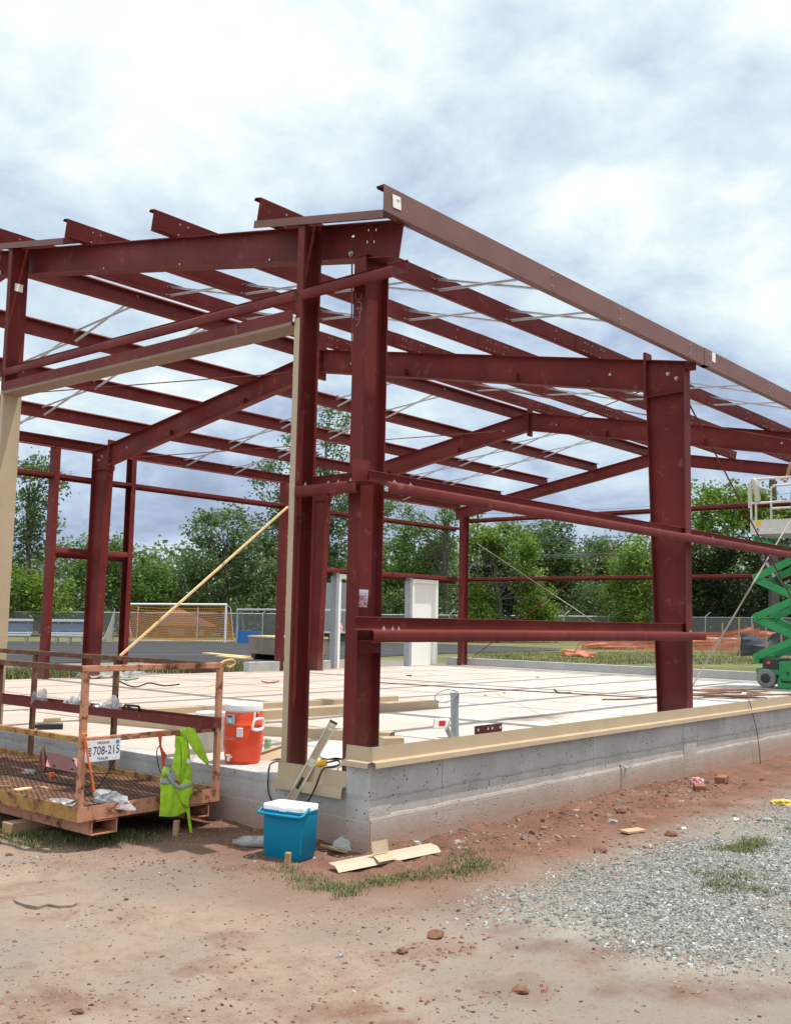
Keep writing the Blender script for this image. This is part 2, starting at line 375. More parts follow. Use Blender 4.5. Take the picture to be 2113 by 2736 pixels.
def axis(lo, hi, step, far):
    a = []; x = lo
    while x < hi: a.append(x); x += step
    s_, x = step, hi
    while x < far: a.append(x); s_ *= 1.22; x += s_
    a.append(far); s_, x = step, lo-step; b = []
    while x > -far: b.append(x); s_ *= 1.22; x -= s_
    b.append(-far); return list(reversed(b))+a
gx, gy = axis(-4.2, 7.5, .05, 900), axis(-4.6, 4.2, .05, 900)
g = MB(); nx, ny = len(gx), len(gy)
vs = [(x, y, zground(x, y)) for y in gy for x in gx]
g.v = [Vector(p) for p in vs]
g.f = [(j*nx+i, j*nx+i+1, (j+1)*nx+i+1, (j+1)*nx+i) for j in range(ny-1) for i in range(nx-1)]; g.m = [0]*len(g.f)
STAINS = []
for u, v, r1, k in ((1375, 2650, .22, .75), (500, 2600, .09, .7), (1165, 2540, .2, .6), (620, 2510, .16, .6), (560, 2580, .14, .6), (120, 2690, .22, .6), (1010, 2560, .16, .5), (70, 2575, .08, .6), (1700, 2330, .5, .35), (1240, 2400, .35, .4), (160, 2310, .10, .5)):
    q = onp(u, v, 2, -.46); STAINS.append((q.x, q.y, r1, r1, k))
def ground_b(t, b, geo):
    p = geo.outputs['Position']; s = t.nodes.new('ShaderNodeSeparateXYZ'); t.links.new(p, s.inputs[0])
    big = noise_n(t, p, .8, 7, .6); med = noise_n(t, p, 3.2, 8, .68); fine = noise_n(t, p, 26, 7, .72); vf = noise_n(t, p, 90, 4, .7)
    # trodden tan earth, redder clay in patches
    sand = ramp(t, med, [(.26, (.220, .156, .122)), (.5, (.318, .238, .188)), (.74, (.385, .308, .254))])
    sand = mixc(t, rng(t, big, .44, .60, 0, .9), sand, (.255, .222, .186))
    clay = ramp(t, med, [(.3, (.118, .055, .038)), (.6, (.215, .112, .080)), (.78, (.31, .205, .16))])
    grav = ramp(t, fine, [(.3, (.14, .142, .132)), (.5, (.235, .24, .224)), (.72, (.34, .342, .322))])
    X, Y = s.outputs[0], s.outputs[1]
    wob = mth(t, 'MULTIPLY', mth(t, 'SUBTRACT', noise_n(t, p, 1.6, 6, .65), .5), 1.5)
    # clay strip along the long wall and round the corner
    near_wall = rng(t, mth(t, 'ADD', Y, wob), -1.75, -.75, 0, 1)
    mclay = mth(t, 'MULTIPLY', near_wall, rng(t, mth(t, 'ADD', X, wob), -1.9, -.4, 0, 1))
    c = mixc(t, mth(t, 'MULTIPLY', mclay, .95), sand, clay)
    patch = rng(t, noise_n(t, p, 1.15, 5, .55), .57, .68); c = mixc(t, mth(t, 'MULTIPLY', patch, .8), c, clay)
    for (sx, sy, rx, ry, k) in STAINS:
        d2 = mth(t, 'ADD', mth(t, 'POWER', mth(t, 'ABSOLUTE', mth(t, 'DIVIDE', mth(t, 'SUBTRACT', X, sx), rx)), 2), mth(t, 'POWER', mth(t, 'ABSOLUTE', mth(t, 'DIVIDE', mth(t, 'SUBTRACT', Y, sy), ry)), 2))
        c = mixc(t, rng(t, mth(t, 'ADD', mth(t, 'POWER', d2, .5), mth(t, 'MULTIPLY', mth(t, 'SUBTRACT', med, .5), 1.6)), .7, 1.1, k*.42, 0), c, (.165, .085, .060))
    # gravel heap area
    w2 = mth(t, 'MULTIPLY', wob, .55)
    mg = mth(t, 'MULTIPLY', rng(t, mth(t, 'ADD', Y, w2), -1.9, -1.05, 1, 0), rng(t, mth(t, 'ADD', X, w2), -1.25, -.2, 0, 1))
    c = mixc(t, mth(t, 'MULTIPLY', mg, rng(t, med, .35, .65, .55, .95)), c, grav)
    pale = mth(t, 'MULTIPLY', mg, rng(t, noise_n(t, p, 1.3, 6, .6), .52, .68, 0, .8)); c = mixc(t, pale, c, (.40, .375, .33))
    c = mixc(t, rng(t, noise_n(t, p, 8.5, 7, .74), .56, .70, 0, .5), c, (.20, .122, .090))
    c = mixc(t, rng(t, fine, .57, .74, 0, .6), c, (.12, .076, .056))
    c = mixc(t, rng(t, vf, .64, .8, 0, .45), c, (.30, .25, .20))
    # beyond the building: grey stone apron, then mown grass
    dist = mth(t, 'ADD', mth(t, 'MULTIPLY', X, math.cos(YAW)), mth(t, 'MULTIPLY', Y, math.sin(YAW)))
    apron = ramp(t, fine, [(.3, (.16, .148, .135)), (.6, (.24, .225, .205)), (.75, (.32, .30, .275))])
    beyond = mth(t, 'MAXIMUM', rng(t, Y, 8, 9), rng(t, X, 16, 17))
    c = mixc(t, beyond, c, apron)
    gr = ramp(t, noise_n(t, p, .35, 8, .7), [(.3, (.095, .100, .042)), (.55, (.150, .145, .068)), (.75, (.225, .20, .11))])
    far = rng(t, mth(t, 'ADD', dist, mth(t, 'MULTIPLY', wob, 3)), 26, 31)
    right = mth(t, 'MULTIPLY', rng(t, mth(t, 'SUBTRACT', X, mth(t, 'ADD', mth(t, 'MULTIPLY', Y, .8), mth(t, 'MULTIPLY', wob, 2))), 5, 9), rng(t, mth(t, 'ADD', X, wob), 20.5, 21.5))
    c = mixc(t, mth(t, 'MAXIMUM', mth(t, 'MULTIPLY', far, beyond), mth(t, 'MULTIPLY', right, beyond)), c, gr)
    t.links.new(c, b.inputs['Base Color'])
    grit = noise_n(t, p, 230, 3, .7); h = mth(t, 'ADD', mth(t, 'ADD', mth(t, 'MULTIPLY', fine, 1.0), mth(t, 'MULTIPLY', vf, .55)), mth(t, 'MULTIPLY', grit, .22)); bumpn(t, b, h, .8, .022)
GROUND = mat('site_ground', (.3, .2, .14), .95, spec=.08, build=ground_b)
o = g.build('ground', GROUND, smooth=60, recalc=False); tag(o, 'bare sandy earth of the building site with red clay and grass beyond', None, kind='structure')

# running track behind the building
def track_b(t, b, geo):
    p = geo.outputs['Position']; n = noise_n(t, p, 1.1, 7, .7)
    c = ramp(t, n, [(.3, (.030, .030, .034)), (.6, (.050, .050, .055)), (.8, (.10, .085, .08))]); t.links.new(c, b.inputs['Base Color'])
TRACK = mat('track_rubber', (.045, .045, .05), .9, spec=.15, build=track_b)
near = [(-900, 1790), (0, 1776), (300, 1770), (700, 1771), (1000, 1756), (1200, 1747), (1420, 1741), (1500, 1738)]
farr = [(-900, 1712), (0, 1714), (300, 1716), (700, 1716), (1000, 1718), (1200, 1722), (1420, 1730), (1500, 1733)]
def onground(u, v):
    d = ray(u, v); t = 5.
    for _ in range(60):
        P = CP+d*t; zz = zfun(P.x, P.y); t2 = (zz-CP.z)/d.z; t = t+.5*(t2-t)
    return CP+d*t
tm = MB(); K = 24; cols = []
def lerp_pl(pl, u):
    for (a, b), (c, d) in zip(pl, pl[1:]):
        if a <= u <= c: return b+(d-b)*(u-a)/(c-a)
us = [-900+i*40 for i in range(61)]
grid = []
for u in us:
    A, B = onground(u, lerp_pl(near, u)), onground(u, lerp_pl(farr, u))
    grid.append([A.lerp(B, k/K) for k in range(K+1)])
for r_ in grid:
    for p in r_: tm.v.append(Vector((p.x, p.y, zfun(p.x, p.y)+.02)))
tm.f = [(i*(K+1)+k, i*(K+1)+k+1, (i+1)*(K+1)+k+1, (i+1)*(K+1)+k) for i in range(len(us)-1) for k in range(K)]; tm.m = [0]*len(tm.f)
o = tm.build('running_track', TRACK); tag(o, 'dark running track crossing behind the steel frame', None, kind='structure')
LINEW = mat('lane_line_paint', (.30, .30, .31), .8)
ln = MB()
for q in (4, 8, 12, 16):
    for i in range(len(us)-1):
        a, b, c, d = grid[i][q], grid[i+1][q], grid[i+1][q]+Vector((.06, .07, 0)), grid[i][q]+Vector((.06, .07, 0))
        ln.add([Vector((p.x, p.y, zfun(p.x, p.y)+.032)) for p in (a, b, c, d)], [(0, 1, 2, 3)])
o = ln.build('lane_lines', LINEW); tag(o, 'thin pale lane lines on the dark running track', None, kind='structure')

# ================================================================ SLAB AND FOUNDATION
WY, LX = 12.8, 18.35
o = MB().box(.2, LX-.2, .2, WY, -.3, 0).build('floor_slab', SLAB); tag(o, 'pale concrete floor slab smeared with red clay', None, kind='structure')
fd = empty('foundation_wall', (0, 0, -.46), 'grey cast concrete foundation wall capped with tan metal base trim', 'wall')
m = MB(); m.box(0, LX, 0, .2, -1, .205); m.build('long_wall', CONC, fd, bevel=.006)
m = MB(); m.box(.003, .2, .2, WY, -1, .0); m.build('end_wall', CONC, fd, bevel=.006)
m = MB(); m.box(-.012, .24, -.004, .238, -1, .203); m.build('corner_pier', CONC, fd, bevel=.008)
m = MB(); n = 368; vs = []
for i in range(n+1):
    x = LX*i/n; z = -.205+.010*noise.fractal(Vector((x*2.3, 4, 0)), 1, 2, 5)+.006*noise.noise(Vector((x*19, 1, 0))); pr = .013+.006*noise.noise(Vector((x*5, 2, 0)))
    pr *= .6; vs += [(x, .002, z+.022), (x, -pr*.5, z+.004), (x, -pr, z-.014), (x, -pr, -1)]
m.add(vs, [(i*4+k, (i+1)*4+k, (i+1)*4+k+1, i*4+k+1) for i in range(n) for k in range(3)]); m.build('lower_pour', CONC, fd)
m = MB(); m.box(5.36, 5.70, -.012, .1, -1, .12); m.build('pilaster', CONC, fd, bevel=.01)
m = MB(); m.box(LX-.2, LX, .2, WY-.35, -1, .2).box(LX-.55, LX, WY-.35, WY, -1, .2); m.build('far_kerb', CONC2, fd, bevel=.006)
m = MB(); m.box(10.15, 11.1, WY-.2, WY, -.5, .22).box(12.05, 12.85, WY-.18, WY, -.5, .21); m.build('side_kerb', CONC2, fd, bevel=.006)
TP = [(.006, .315), (.0, .212), (-.048, .203), (-.052, .166)]
m = MB()
for a, b in ((.0, 3.05), (3.055, 6.1), (6.105, 9.15), (9.155, LX)):
    m.sweep(thick(TP, .004), (a-.02 if a == 0 else a, -.012, 0), (b, -.012, 0), (0, 1, 0), (0, 0, 1))
m.build('base_trim', TAN, fd)
m = MB(); m.sweep(thick(TP, .004), (-.02, -.028, 0), (-.02, .235, 0), (1, 0, 0), (0, 0, 1)); m.build('base_trim', TAN, fd)
m = MB(); m.sweep(thick([(.006, .112), (.0, .0), (-.045, -.008), (-.056, -.085)], .004), (-.004, .24, 0), (-.004, .985, 0), (1, 0, 0), (0, 0, 1)); m.build('base_trim', TAN, fd)
m = MB()                                                    # form tie sticking out of the wall with its grout smear
m.tube([(3.86, .0, -.16), (3.90, -.05, -.20), (3.89, -.035, -.30)], .012, 6); m.build('form_tie', CONC2, fd)

# ================================================================ STEEL BUILDING
BD = empty('steel_building', (6, 6, 0), 'unfinished steel building frame of dark red columns rafters purlins and girts', 'building')
def rtop(y): y = min(y, WY-y); return 4.45+.178*y           # top of the rafters
SL = math.atan(.178)
def iplate(m, o0, o1, i0, i1, n, bf, tf, tw):               # tapered I member: outer line, inner line, web normal
    o0, o1, i0, i1, n = map(Vector, (o0, o1, i0, i1, n)); n = n.normalized()
    dv_ = (i0-o0).normalized()*.004; de_ = (o1-o0).normalized()*.002; m.add([p+n*s*tw/2 for s in (-1, 1) for p in (o0+dv_+de_, o1+dv_-de_, i1-dv_-de_, i0-dv_+de_)], [(0, 1, 2, 3), (7, 6, 5, 4), (0, 4, 5, 1), (2, 6, 7, 3), (1, 5, 6, 2), (0, 3, 7, 4)])
    for a, b, c in ((o0, o1, i0), (i0, i1, o0)):
        d = (b-a).normalized(); inn = (c-a); inn = (inn-d*inn.dot(d)).normalized()
        m.add([p+n*s*bf/2+inn*k for k in (0, tf) for s in (-1, 1) for p in (a, b)], [(0, 1, 3, 2), (4, 6, 7, 5), (0, 4, 5, 1), (2, 3, 7, 6), (0, 2, 6, 4), (1, 5, 7, 3)])
    return m
def bolt(m, p, n, r=.012, h=.012, mi=1):
    p, n = Vector(p), Vector(n).normalized(); m.tube([p, p+n*h], r, 6, mi)
def hexbolt(m, p, n=(0, 0, 1)):
    p, n = Vector(p), Vector(n); m.tube([p, p+n*.004], .014, 10, 1); m.tube([p+n*.004, p+n*.014], .0105, 6, 1); m.tube([p+n*.014, p+n*.027], .0055, 6, 1)
# interior frames at x = 5.9 and 12.1
for fx in (5.9, 12.1):
    for mir in (0, 1):
        Y = (lambda y: WY-y) if mir else (lambda y: y)
        zk = rtop(.68)
        m = MB(); iplate(m, (fx, Y(.155), .0), (fx, Y(.155), 4.40), (fx, Y(.53), .0), (fx, Y(.6655), 4.12), (1, 0, 0), .165, .011, .009)
        m.build('column', STEEL, BD)
        m = MB()                                            # knee: web panel, top flange, stiffener, end plate with lugs
        m.add([(fx+s*.0068, Y(a), b) for s in (-1, 1) for a, b in ((.167, 4.112), (.167, rtop(.167)-.013), (.664, rtop(.664)-.013), (.664, 4.092))], [(0, 1, 2, 3), (7, 6, 5, 4), (0, 4, 5, 1), (1, 5, 6, 2), (2, 6, 7, 3), (0, 3, 7, 4)])
        m.bar((fx, Y(.035), rtop(.035)-.006), (fx, Y(.68), rtop(.68)-.006), .165, .012)
        m.bar((fx, Y(.165), 4.105), (fx, Y(.665), 4.085), .155, .010)
        m.obox((fx, Y(.672), 4.36), (.085, 0, 0), (0, .008, 0), (0, 0, .30))
        m.obox((fx, Y(.10), rtop(.1)-.06), (.004, 0, 0), (0, .062, 0), (0, 0, .048))
        for yy, zz in ((.40, 4.36), (.29, 4.29)):
            for s in (-1, 1): bolt(m, (fx+s*.005, Y(yy), zz), (s, 0, 0), .026, .006); bolt(m, (fx+s*.008, Y(yy), zz), (s, 0, 0), .016, .03)
        for k in range(4):
            for s in (-1, 1): bolt(m, (fx+s*.05, Y(.68), 4.16+k*.14), (0, -1 if mir else 1, 0), .012, .02)
        m.build('haunch', [STEEL, BOLT], BD)
        m = MB(); iplate(m, (fx, Y(.69), rtop(.69)), (fx, Y(WY/2-.012), rtop(WY/2-.012)), (fx, Y(.69), rtop(.69)-.40), (fx, Y(WY/2-.012), rtop(WY/2)-.375), (1, 0, 0), .155, .010, .008)
        m.obox((fx, Y(.69), 4.36), (.085, 0, 0), (0, .008, 0), (0, 0, .30))
        m.obox((fx, Y(WY/2-.009), rtop(WY/2)-.19), (.085, 0, 0), (0, .008, 0), (0, 0, .30))
        for yy in (2.6, 4.6):                               # clips for flange braces
            m.obox((fx-.04, Y(yy), rtop(yy)-.30), (.04, 0, 0), (0, .004, 0), (0, 0, .05))
        for yy, r_ in ((1.2, .02), (5.75, .02)):
            for s in (-1, 1): bolt(m, (fx+s*.004, Y(yy), rtop(yy)-.2), (s, 0, 0), r_, .012)
        m.build('rafter', [STEEL, BOLT], BD)
        m = MB(); m.box(fx-.11, fx+.11, min(Y(.13), Y(.56)), max(Y(.13), Y(.56)), 0.002, .014)
        m.build('base_plate', STEEL, BD)
# end frames: light rafter on a corner column and wind posts
def endframe(fx, sgn):                                      # sgn = +1: wall faces -X
    for mir in (0, 1):
        Y = (lambda y: WY-y) if mir else (lambda y: y)
        xr = fx+sgn*.30
        m = MB(); y0, y1 = .035, WY/2-.01
        iplate(m, (xr, Y(y0), rtop(y0)), (xr, Y(y1), rtop(y1)), (xr, Y(y0+.05), rtop(y0)-.30), (xr, Y(y1), rtop(y1)-.30), (1, 0, 0), .15, .010, .008)
        if sgn > 0 and not mir:
            for (yy, dz) in ((.38, .10), (.31, .095), (.395, .21), (.325, .205)):   # slotted holes, daylight behind
                pass
            bolt(m, (xr-.005, Y(.60), rtop(.6)-.245), (-1, 0, 0), .024, .008); bolt(m, (xr-.012, Y(.60), rtop(.6)-.245), (-1, 0, 0), .013, .02)
            for yy in (1.6, 2.9, 4.2): bolt(m, (xr-.005, Y(yy), rtop(yy)-.26), (-1, 0, 0), .011, .01)
        er = m.build('end_rafter', [STEEL, BOLT], BD)
        if sgn > 0 and not mir:                             # slotted bolt holes right through the web
            cut = MB()
            for u, v, du, dv in ((985, 614.5, .008, .015), (1004.5, 614, .008, .015), (981, 646.5, .008, .015), (999.5, 646, .008, .015), (943, 632, .022, .013)):
                q = onp(u, v, 0, xr); cut.tube([q+Vector((-.1, 0, 0)), q+Vector((.1, 0, 0))], .5, 10); k0 = len(cut.v)-20
                for k in range(k0, len(cut.v)): dd_ = cut.v[k]-q; cut.v[k] = Vector((cut.v[k].x, q.y+dd_.y*du*2, q.z+dd_.z*dv*2))
            co_ = cut.build('cutter', STEEL); md = er.modifiers.new('holes', 'BOOLEAN'); md.object = co_; md.operation = 'DIFFERENCE'; md.solver = 'EXACT'
            dg = bpy.context.evaluated_depsgraph_get(); me2 = bpy.data.meshes.new_from_object(er.evaluated_get(dg)); er.modifiers.clear(); er.data = me2; bpy.data.objects.remove(co_)
        # corner column, web along X
        x0, x1 = sorted((fx+sgn*.205, fx+sgn*.495)); yc = Y(.418); zt = rtop(.42)-.30
        m = MB(); iplate(m, (x0, yc, 0), (x0, yc, zt), (x1, yc, 0), (x1, yc, zt), (0, 1, 0), .128, .012, .008)
        m.box(x0-.01, x1+.01, yc-.075, yc+.075, zt, zt+.012)
        m.build('corner_column', STEEL, BD)
        # rake member in two pieces along the outside edge
        if sgn > 0:
            for a, b in ((.0, 1.50), (4.55, 6.35)):
                m = MB(); p = thick([(.005, -.062), (.0, .0), (.20, .004)], .005)
                m.sweep(p, (fx, Y(a), rtop(a)+.004), (fx, Y(b), rtop(b)+.004), (sgn, 0, 0), (0, -math.sin(SL)*(-1 if mir else 1), math.cos(SL))); m.build('rake_angle', EAVE, BD)
endframe(0, 1); endframe(LX, -1)
# end wall posts
posts = [(.968, 1, 1), (5.642, -1, 1), (7.158, 1, 0), (11.832, -1, 0)]      # C channels, web towards the door opening
for py, side, jamb in posts:
    zt = rtop(py)-.02; f = -side*.068
    m = MB(); m.sweep(thick([(.052, f), (.03, f), (.03, 0), (.235, 0), (.235, f), (.213, f)], .006), (0, py, 0), (0, py, zt), (1, 0, 0), (0, 1, 0))
    m.build('wind_post', STEEL, BD)
    if jamb:
        m = MB(); e = py+side*.006; a, b = sorted((py-side*.052, e)); zt2 = 3.755
        m.box(.0205, .0255, a, b, .004, zt2); e0, e1 = sorted((e, e+side*.005)); m.box(.0215, .24, e0, e1, .004, zt2)
        m.build('jamb_trim', TAN, BD)
m = MB(); iplate(m, (LX-.03, 6.4, 0), (LX-.03, 6.4, rtop(6.4)-.31), (LX-.235, 6.4, 0), (LX-.235, 6.4, rtop(6.4)-.31), (0, 1, 0), .102, .01, .007); m.build('wind_post', STEEL, BD)
# girts: Z sections lying flat, web level, outer flange down, inner flange up
ZG = thick([(.026, -.078), (.016, -.088), (.006, -.086), (0, -.076), (0, -.020), (.004, -.008), (.016, 0), (.188, 0), (.2, .008), (.2, .088), (.19, .10)], .005)
ZF_ = [(a, b*.55) for a, b in ZG]
def girt(p0, p1, inward, bolts=(), far=False):
    m = MB(); m.sweep(ZF_ if far else ZG, p0, p1, inward, (0, 0, 1))
    d = (Vector(p1)-Vector(p0)).normalized(); iv = Vector(inward)
    for s_, off in bolts: hexbolt(m, Vector(p0)+d*s_+iv*off+Vector((0, 0, .003)))
    return m.build('girt', [STEEL, BOLT], BD, smooth=50)
girt((.13, 0, 2.323), (6.35, 0, 2.323), (0, 1, 0), ((.14, .06), (.22, .11), (.34, .06), (.42, .11), (5.55, .07), (5.65, .12), (5.95, .06), (6.02, .12)))
girt((5.45, .006, 2.330), (12.5, .006, 2.330), (0, 1, 0), ((.95, .06), (1.1, .11)))
girt((11.7, .002, 2.322), (18.2, .002, 2.322), (0, 1, 0))
girt((.0, 0, 1.177), (6.02, 0, 1.177), (0, 1, 0), ((.19, .07), (.30, .07), (.27, .13), (.41, .10), (5.72, .07), (5.86, .12)))
girt((0, .22, 2.330), (0, .895, 2.330), (1, 0, 0), ((.10, .05), (.25, .07), (.36, .07), (.60, .05)))
girt((.0, -.10, 3.985), (.0, .895, 3.985), (1, 0, 0)); girt((0, .975, 3.99), (0, 5.636, 3.99), (1, 0, 0)); girt((0, 5.715, 3.99), (0, 7.085, 3.99), (1, 0, 0)); girt((0, 7.165, 3.99), (0, WY, 3.99), (1, 0, 0))
m = MB(); m.sweep(thick([(.012, .13), (0, .12), (0, 0), (.2, 0), (.2, .10)], .005), (0, .98, 3.705), (0, 5.63, 3.705), (1, 0, 0), (0, 0, 1)); m.build('door_header', STEEL, BD)
m = MB(); m.box(-.006, .205, .985, 5.625, 3.692, 3.698).box(-.010, -.005, .985, 5.625, 3.692, 3.722); m.build('header_trim', mat('shaded_trim_tan', (.22, .150, .115), .7, col2=(.26, .18, .14), nscale=4, spec=.15), BD)  # darker tan: shade on the header underside put into the colour
m = MB(); m.obox((.10, .26, 2.42), (.10, 0, 0), (0, .003, 0), (0, 0, .09)); m.obox((.10, .21, 2.325), (.11, 0, 0), (0, .10, 0), (0, 0, .003)); m.build('corner_clip', STEEL, BD)
m = MB(); m.obox((.35, .28, 1.09), (.13, 0, 0), (0, .078, 0), (0, 0, .003)); m.obox((.35, .353, 1.05), (.13, 0, 0), (0, .003, 0), (0, 0, .06)); m.obox((.35, .28, 1.215), (.004, 0, 0), (0, .078, 0), (0, 0, .04)); m.build('girt_clip', STEEL, BD)
# far long wall: posts, header and girts
FY = WY
ZR_ = ZG
for (a, b, z) in ((0.0, 6.1, 3.885), (6.0, 12.2, 3.887), (12.0, LX-.1, 3.885), (12.15, LX-.1, 2.40)):
    girt((a, FY+.05, z), (b, FY+.05, z), (0, -1, 0), far=z > 3)
girt((5.12, FY+.05, 2.41), (6.80, FY+.05, 2.41), (0, -1, 0))
for px in (5.06, 6.83, 11.2):
    m = MB(); s = 1 if px != 6.83 else -1
    m.sweep(thick([(s*.05, -.09), (s*.05, -.1), (-s*.05, -.1), (-s*.05, .1), (s*.05, .1), (s*.05, .09)], .006), (px, FY-.06, 0), (px, FY-.06, 4.46), (1, 0, 0), (0, 1, 0)); m.build('door_post', STEEL, BD)
# far end wall girts
for z in (4.12, 2.43): girt((LX, .25, z), (LX, WY-.3, z), (-1, 0, 0), far=True)
# eave struts (C) and purlins (Z), one length per bay, lapped over the frames
PY = [1.47, 3.00, 4.53, 6.06]
bays = [(0.0, 6.35), (5.45, 12.55), (11.65, LX)]
def member(name, prof, y, z, x0, x1, mir, bolts):
    A = (0, -math.cos(SL), math.sin(SL)) if mir else (0, math.cos(SL), math.sin(SL))
    B = (0, math.sin(SL), math.cos(SL)) if mir else (0, -math.sin(SL), math.cos(SL))
    if name == 'eave_strut': A = (0, -1 if mir else 1, 0); B = (0, 0, 1)
    m = MB(); m.sweep(thick(prof, .005), (x0, y, z), (x1, y, z), A, B)
    nA = -Vector(A); w = Vector(B)
    for bx in bolts:
        for h in (.05, .155): bolt(m, Vector((bx, y, z))+w*h+nA*.003, nA, .009, .008)
    return m.build(name, [EAVE if name == 'eave_strut' and not mir else STEEL, BOLT], BD)
EP = [(.070, .190), (.078, .210), (0, .210), (0, .0), (.078, .0), (.070, .020)]
ZP = [(.078, .188), (.066, .210), (0, .210), (0, 0), (-.066, 0), (-.078, .022)]
BX = ((2.5, 3.87), (8.2, 9.6), (14.2, 15.6))
for mir in (0, 1):
    for k, (a, b) in enumerate(bays):
        off = .0055*(k % 2)
        y = WY if mir else 0
        bl = [*BX[k]]
        if k: bl += [5.62, 6.2] if k == 1 else [11.8, 12.35]
        member('eave_strut', EP, y-(off if not mir else -off), rtop(0)+.003, a+(.0 if k == 0 else .6), b-(.15 if k < 2 else 0), mir, bl)
        for py in PY:
            yy = WY-py if mir else py
            bl = [*BX[k], a+.32 if k == 0 else a+.2, a+.42 if k == 0 else a+.62, b-.2, b-.62, (5.9, 12.1, 18.0)[k]-.05, (5.9, 12.1, 18.0)[k]-.95]
            member('purlin', ZP, yy-(off if not mir else -off), rtop(py)+.002+.001*(k % 2), a, b, mir, bl)
# crossed galvanised bridging between purlins
for mir in (0, 1):
    Y = (lambda y: WY-y) if mir else (lambda y: y)
    ys = [0]+PY
    for k in range(3):
        for bx in BX[k]:
            for a, b in zip(ys, ys[1:]):
                m = MB()
                m.bar((bx, Y(a+.01), rtop(a)+.175), (bx, Y(b-.01), rtop(b)+.035), .028, .004); m.bar((bx+.035, Y(a+.01), rtop(a)+.035), (bx+.035, Y(b-.01), rtop(b)+.175), .028, .004)
                m.bar((bx+.012, Y(a+.01), rtop(a)+.165), (bx+.012, Y(b-.01), rtop(b)+.025), .004, .022); m.bar((bx+.049, Y(a+.01), rtop(a)+.025), (bx+.049, Y(b-.01), rtop(b)+.165), .004, .022)
                m.build('cross_bridging', GALV, BD)
# bracing rods in roof and walls
def rod(p0, p1, r=.009, mt=None): MB().tube([p0, p1], r, 6).build('bracing_rod', mt or STEEL, BD)
rod((.30, .60, rtop(.6)-.24), (5.9, 5.75, rtop(5.75)-.2))
for mir in (0, 1):
    Y = (lambda y: WY-y) if mir else (lambda y: y)
    if mir: rod((.30, Y(.60), rtop(.6)-.24), (5.9, Y(5.9), rtop(5.9)-.2))
    rod((5.9, Y(.32), 4.30), (12.1, Y(5.75), rtop(5.75)-.2)); rod((5.9, Y(5.75), rtop(5.75)-.2), (12.1, Y(.32), 4.30))
DULL = mat('dull_rod_steel', (.30, .21, .19), .5, .3, col2=(.42, .36, .33), nscale=2)
rod((6.0, .33, .28), (12.0, .33, 4.25), .012, DULL); rod((6.0, .30, 4.22), (12.0, .30, .25), .011)
rod((17.95, 11.9, 3.45), (17.95, 6.5, .35), .011, DULL); rod((17.95, 6.5, 3.9), (17.95, 11.9, .3), .011)
# door frames in the far wall
def door(x0, x1, panel):
    top = 2.27
    m = MB(); m.sweep(thick([(.05, -.09), (-.05, -.09), (-.05, .09), (.05, .09)], .006), (x0-.16, FY-.03, 0), (x0-.16, FY-.03, 2.40), (1, 0, 0), (0, 1, 0)); m.build('door_stud', GREYP, BD)
    m = MB()
    for a, b in ((x0-.10, x0+.0), (x1-.0, x1+.10)): m.box(a, b, FY-.10, FY+.06, .0, top+.10)
    m.box(x0, x1, FY-.10, FY+.06, top, top+.10)
    m.box(x0, x0+.02, FY-.02, FY+.05, .0, top).box(x1-.02, x1, FY-.02, FY+.05, .0, top).box(x0+.02, x1-.02, FY-.02, FY+.05, top-.02, top)
    fr = m.build('door_frame', WHITE, BD, bevel=.004)
    if panel:
        d_ = MB().box(x0+.025, x1-.155, FY+.0, FY+.045, .01, top-.025).build('door_panel', WHITE, fr, bevel=.003)
        MB().box(x1-.15, x1-.025, FY+.0, FY+.03, .01, top-.025).build('side_panel', WHITE, fr, bevel=.003)
door(13.25, 14.2, False); door(16.18, 17.15, True)
# tags and chalk marks
def sticker(c, r_, u_, w, h, lines=2, name='tag_sticker'):
    c, r_, u_ = Vector(c), Vector(r_).normalized(), Vector(u_).normalized(); n = r_.cross(u_)
    o = MB().obox(c, r_*w/2, u_*h/2, n*.0012).build(name, PAPERW, BD)
    mm = MB()
    for k in range(lines): mm.obox(c+n*.002+u_*h*(.22-.12*k)+r_*w*(.18-.05*k), r_*w*.16, u_*h*.03, n*.0006)
    mm.build('print_line', GREYP, o)
sticker((.155, -.006, 4.565), (1, 0, .05), (-.1, 0, 1), .10, .105)
sticker((6.32, -.010, 4.60), (1, 0, .0), (.05, 0, 1), .10, .12, 0)
sticker((.13, 5.637, 4.96), (1, 0, 0), (.02, 0, 1), .10, .09, 1)
p = onp(965, 1626, 1, .25); BAG = mat('parcel_film', (.55, .54, .60), .5)
bg_ = MB().obox((.30, .405, 1.425), (.078, 0, 0), (0, .0015, 0), (.006, 0, .07)).build('taped_label', BAG, BD)
text('lettering', 'BIG', .060, REDT, bg_, (.312, .401, 1.425), (1, 0, 0), (0, 0, 1)); text('lettering', 'GUN', .060, REDT, bg_, (.312, .401, 1.378), (1, 0, 0), (0, 0, 1))
CHALK = mat('chalk', (.42, .33, .33), .9)
ch = MB()
def scr(pts): ch.tube([onp(760+a*.2371, 480+b*.2371, 0, .2035) for a, b in pts], .0022, 5)
scr([(806, 1280), (800, 1320), (815, 1350), (840, 1355), (862, 1335), (868, 1300), (862, 1275)]); scr([(806, 1385), (835, 1372), (860, 1385), (868, 1410), (865, 1470), (850, 1500)])
scr([(806, 1452), (872, 1448)]); scr([(832, 1425), (836, 1475), (832, 1500)]); scr([(838, 1520), (848, 1490), (852, 1560), (838, 1610), (818, 1640), (798, 1650)]); scr([(792, 1545), (800, 1572), (830, 1578), (838, 1540)])
ch.build('chalk_mark', CHALK, BD)

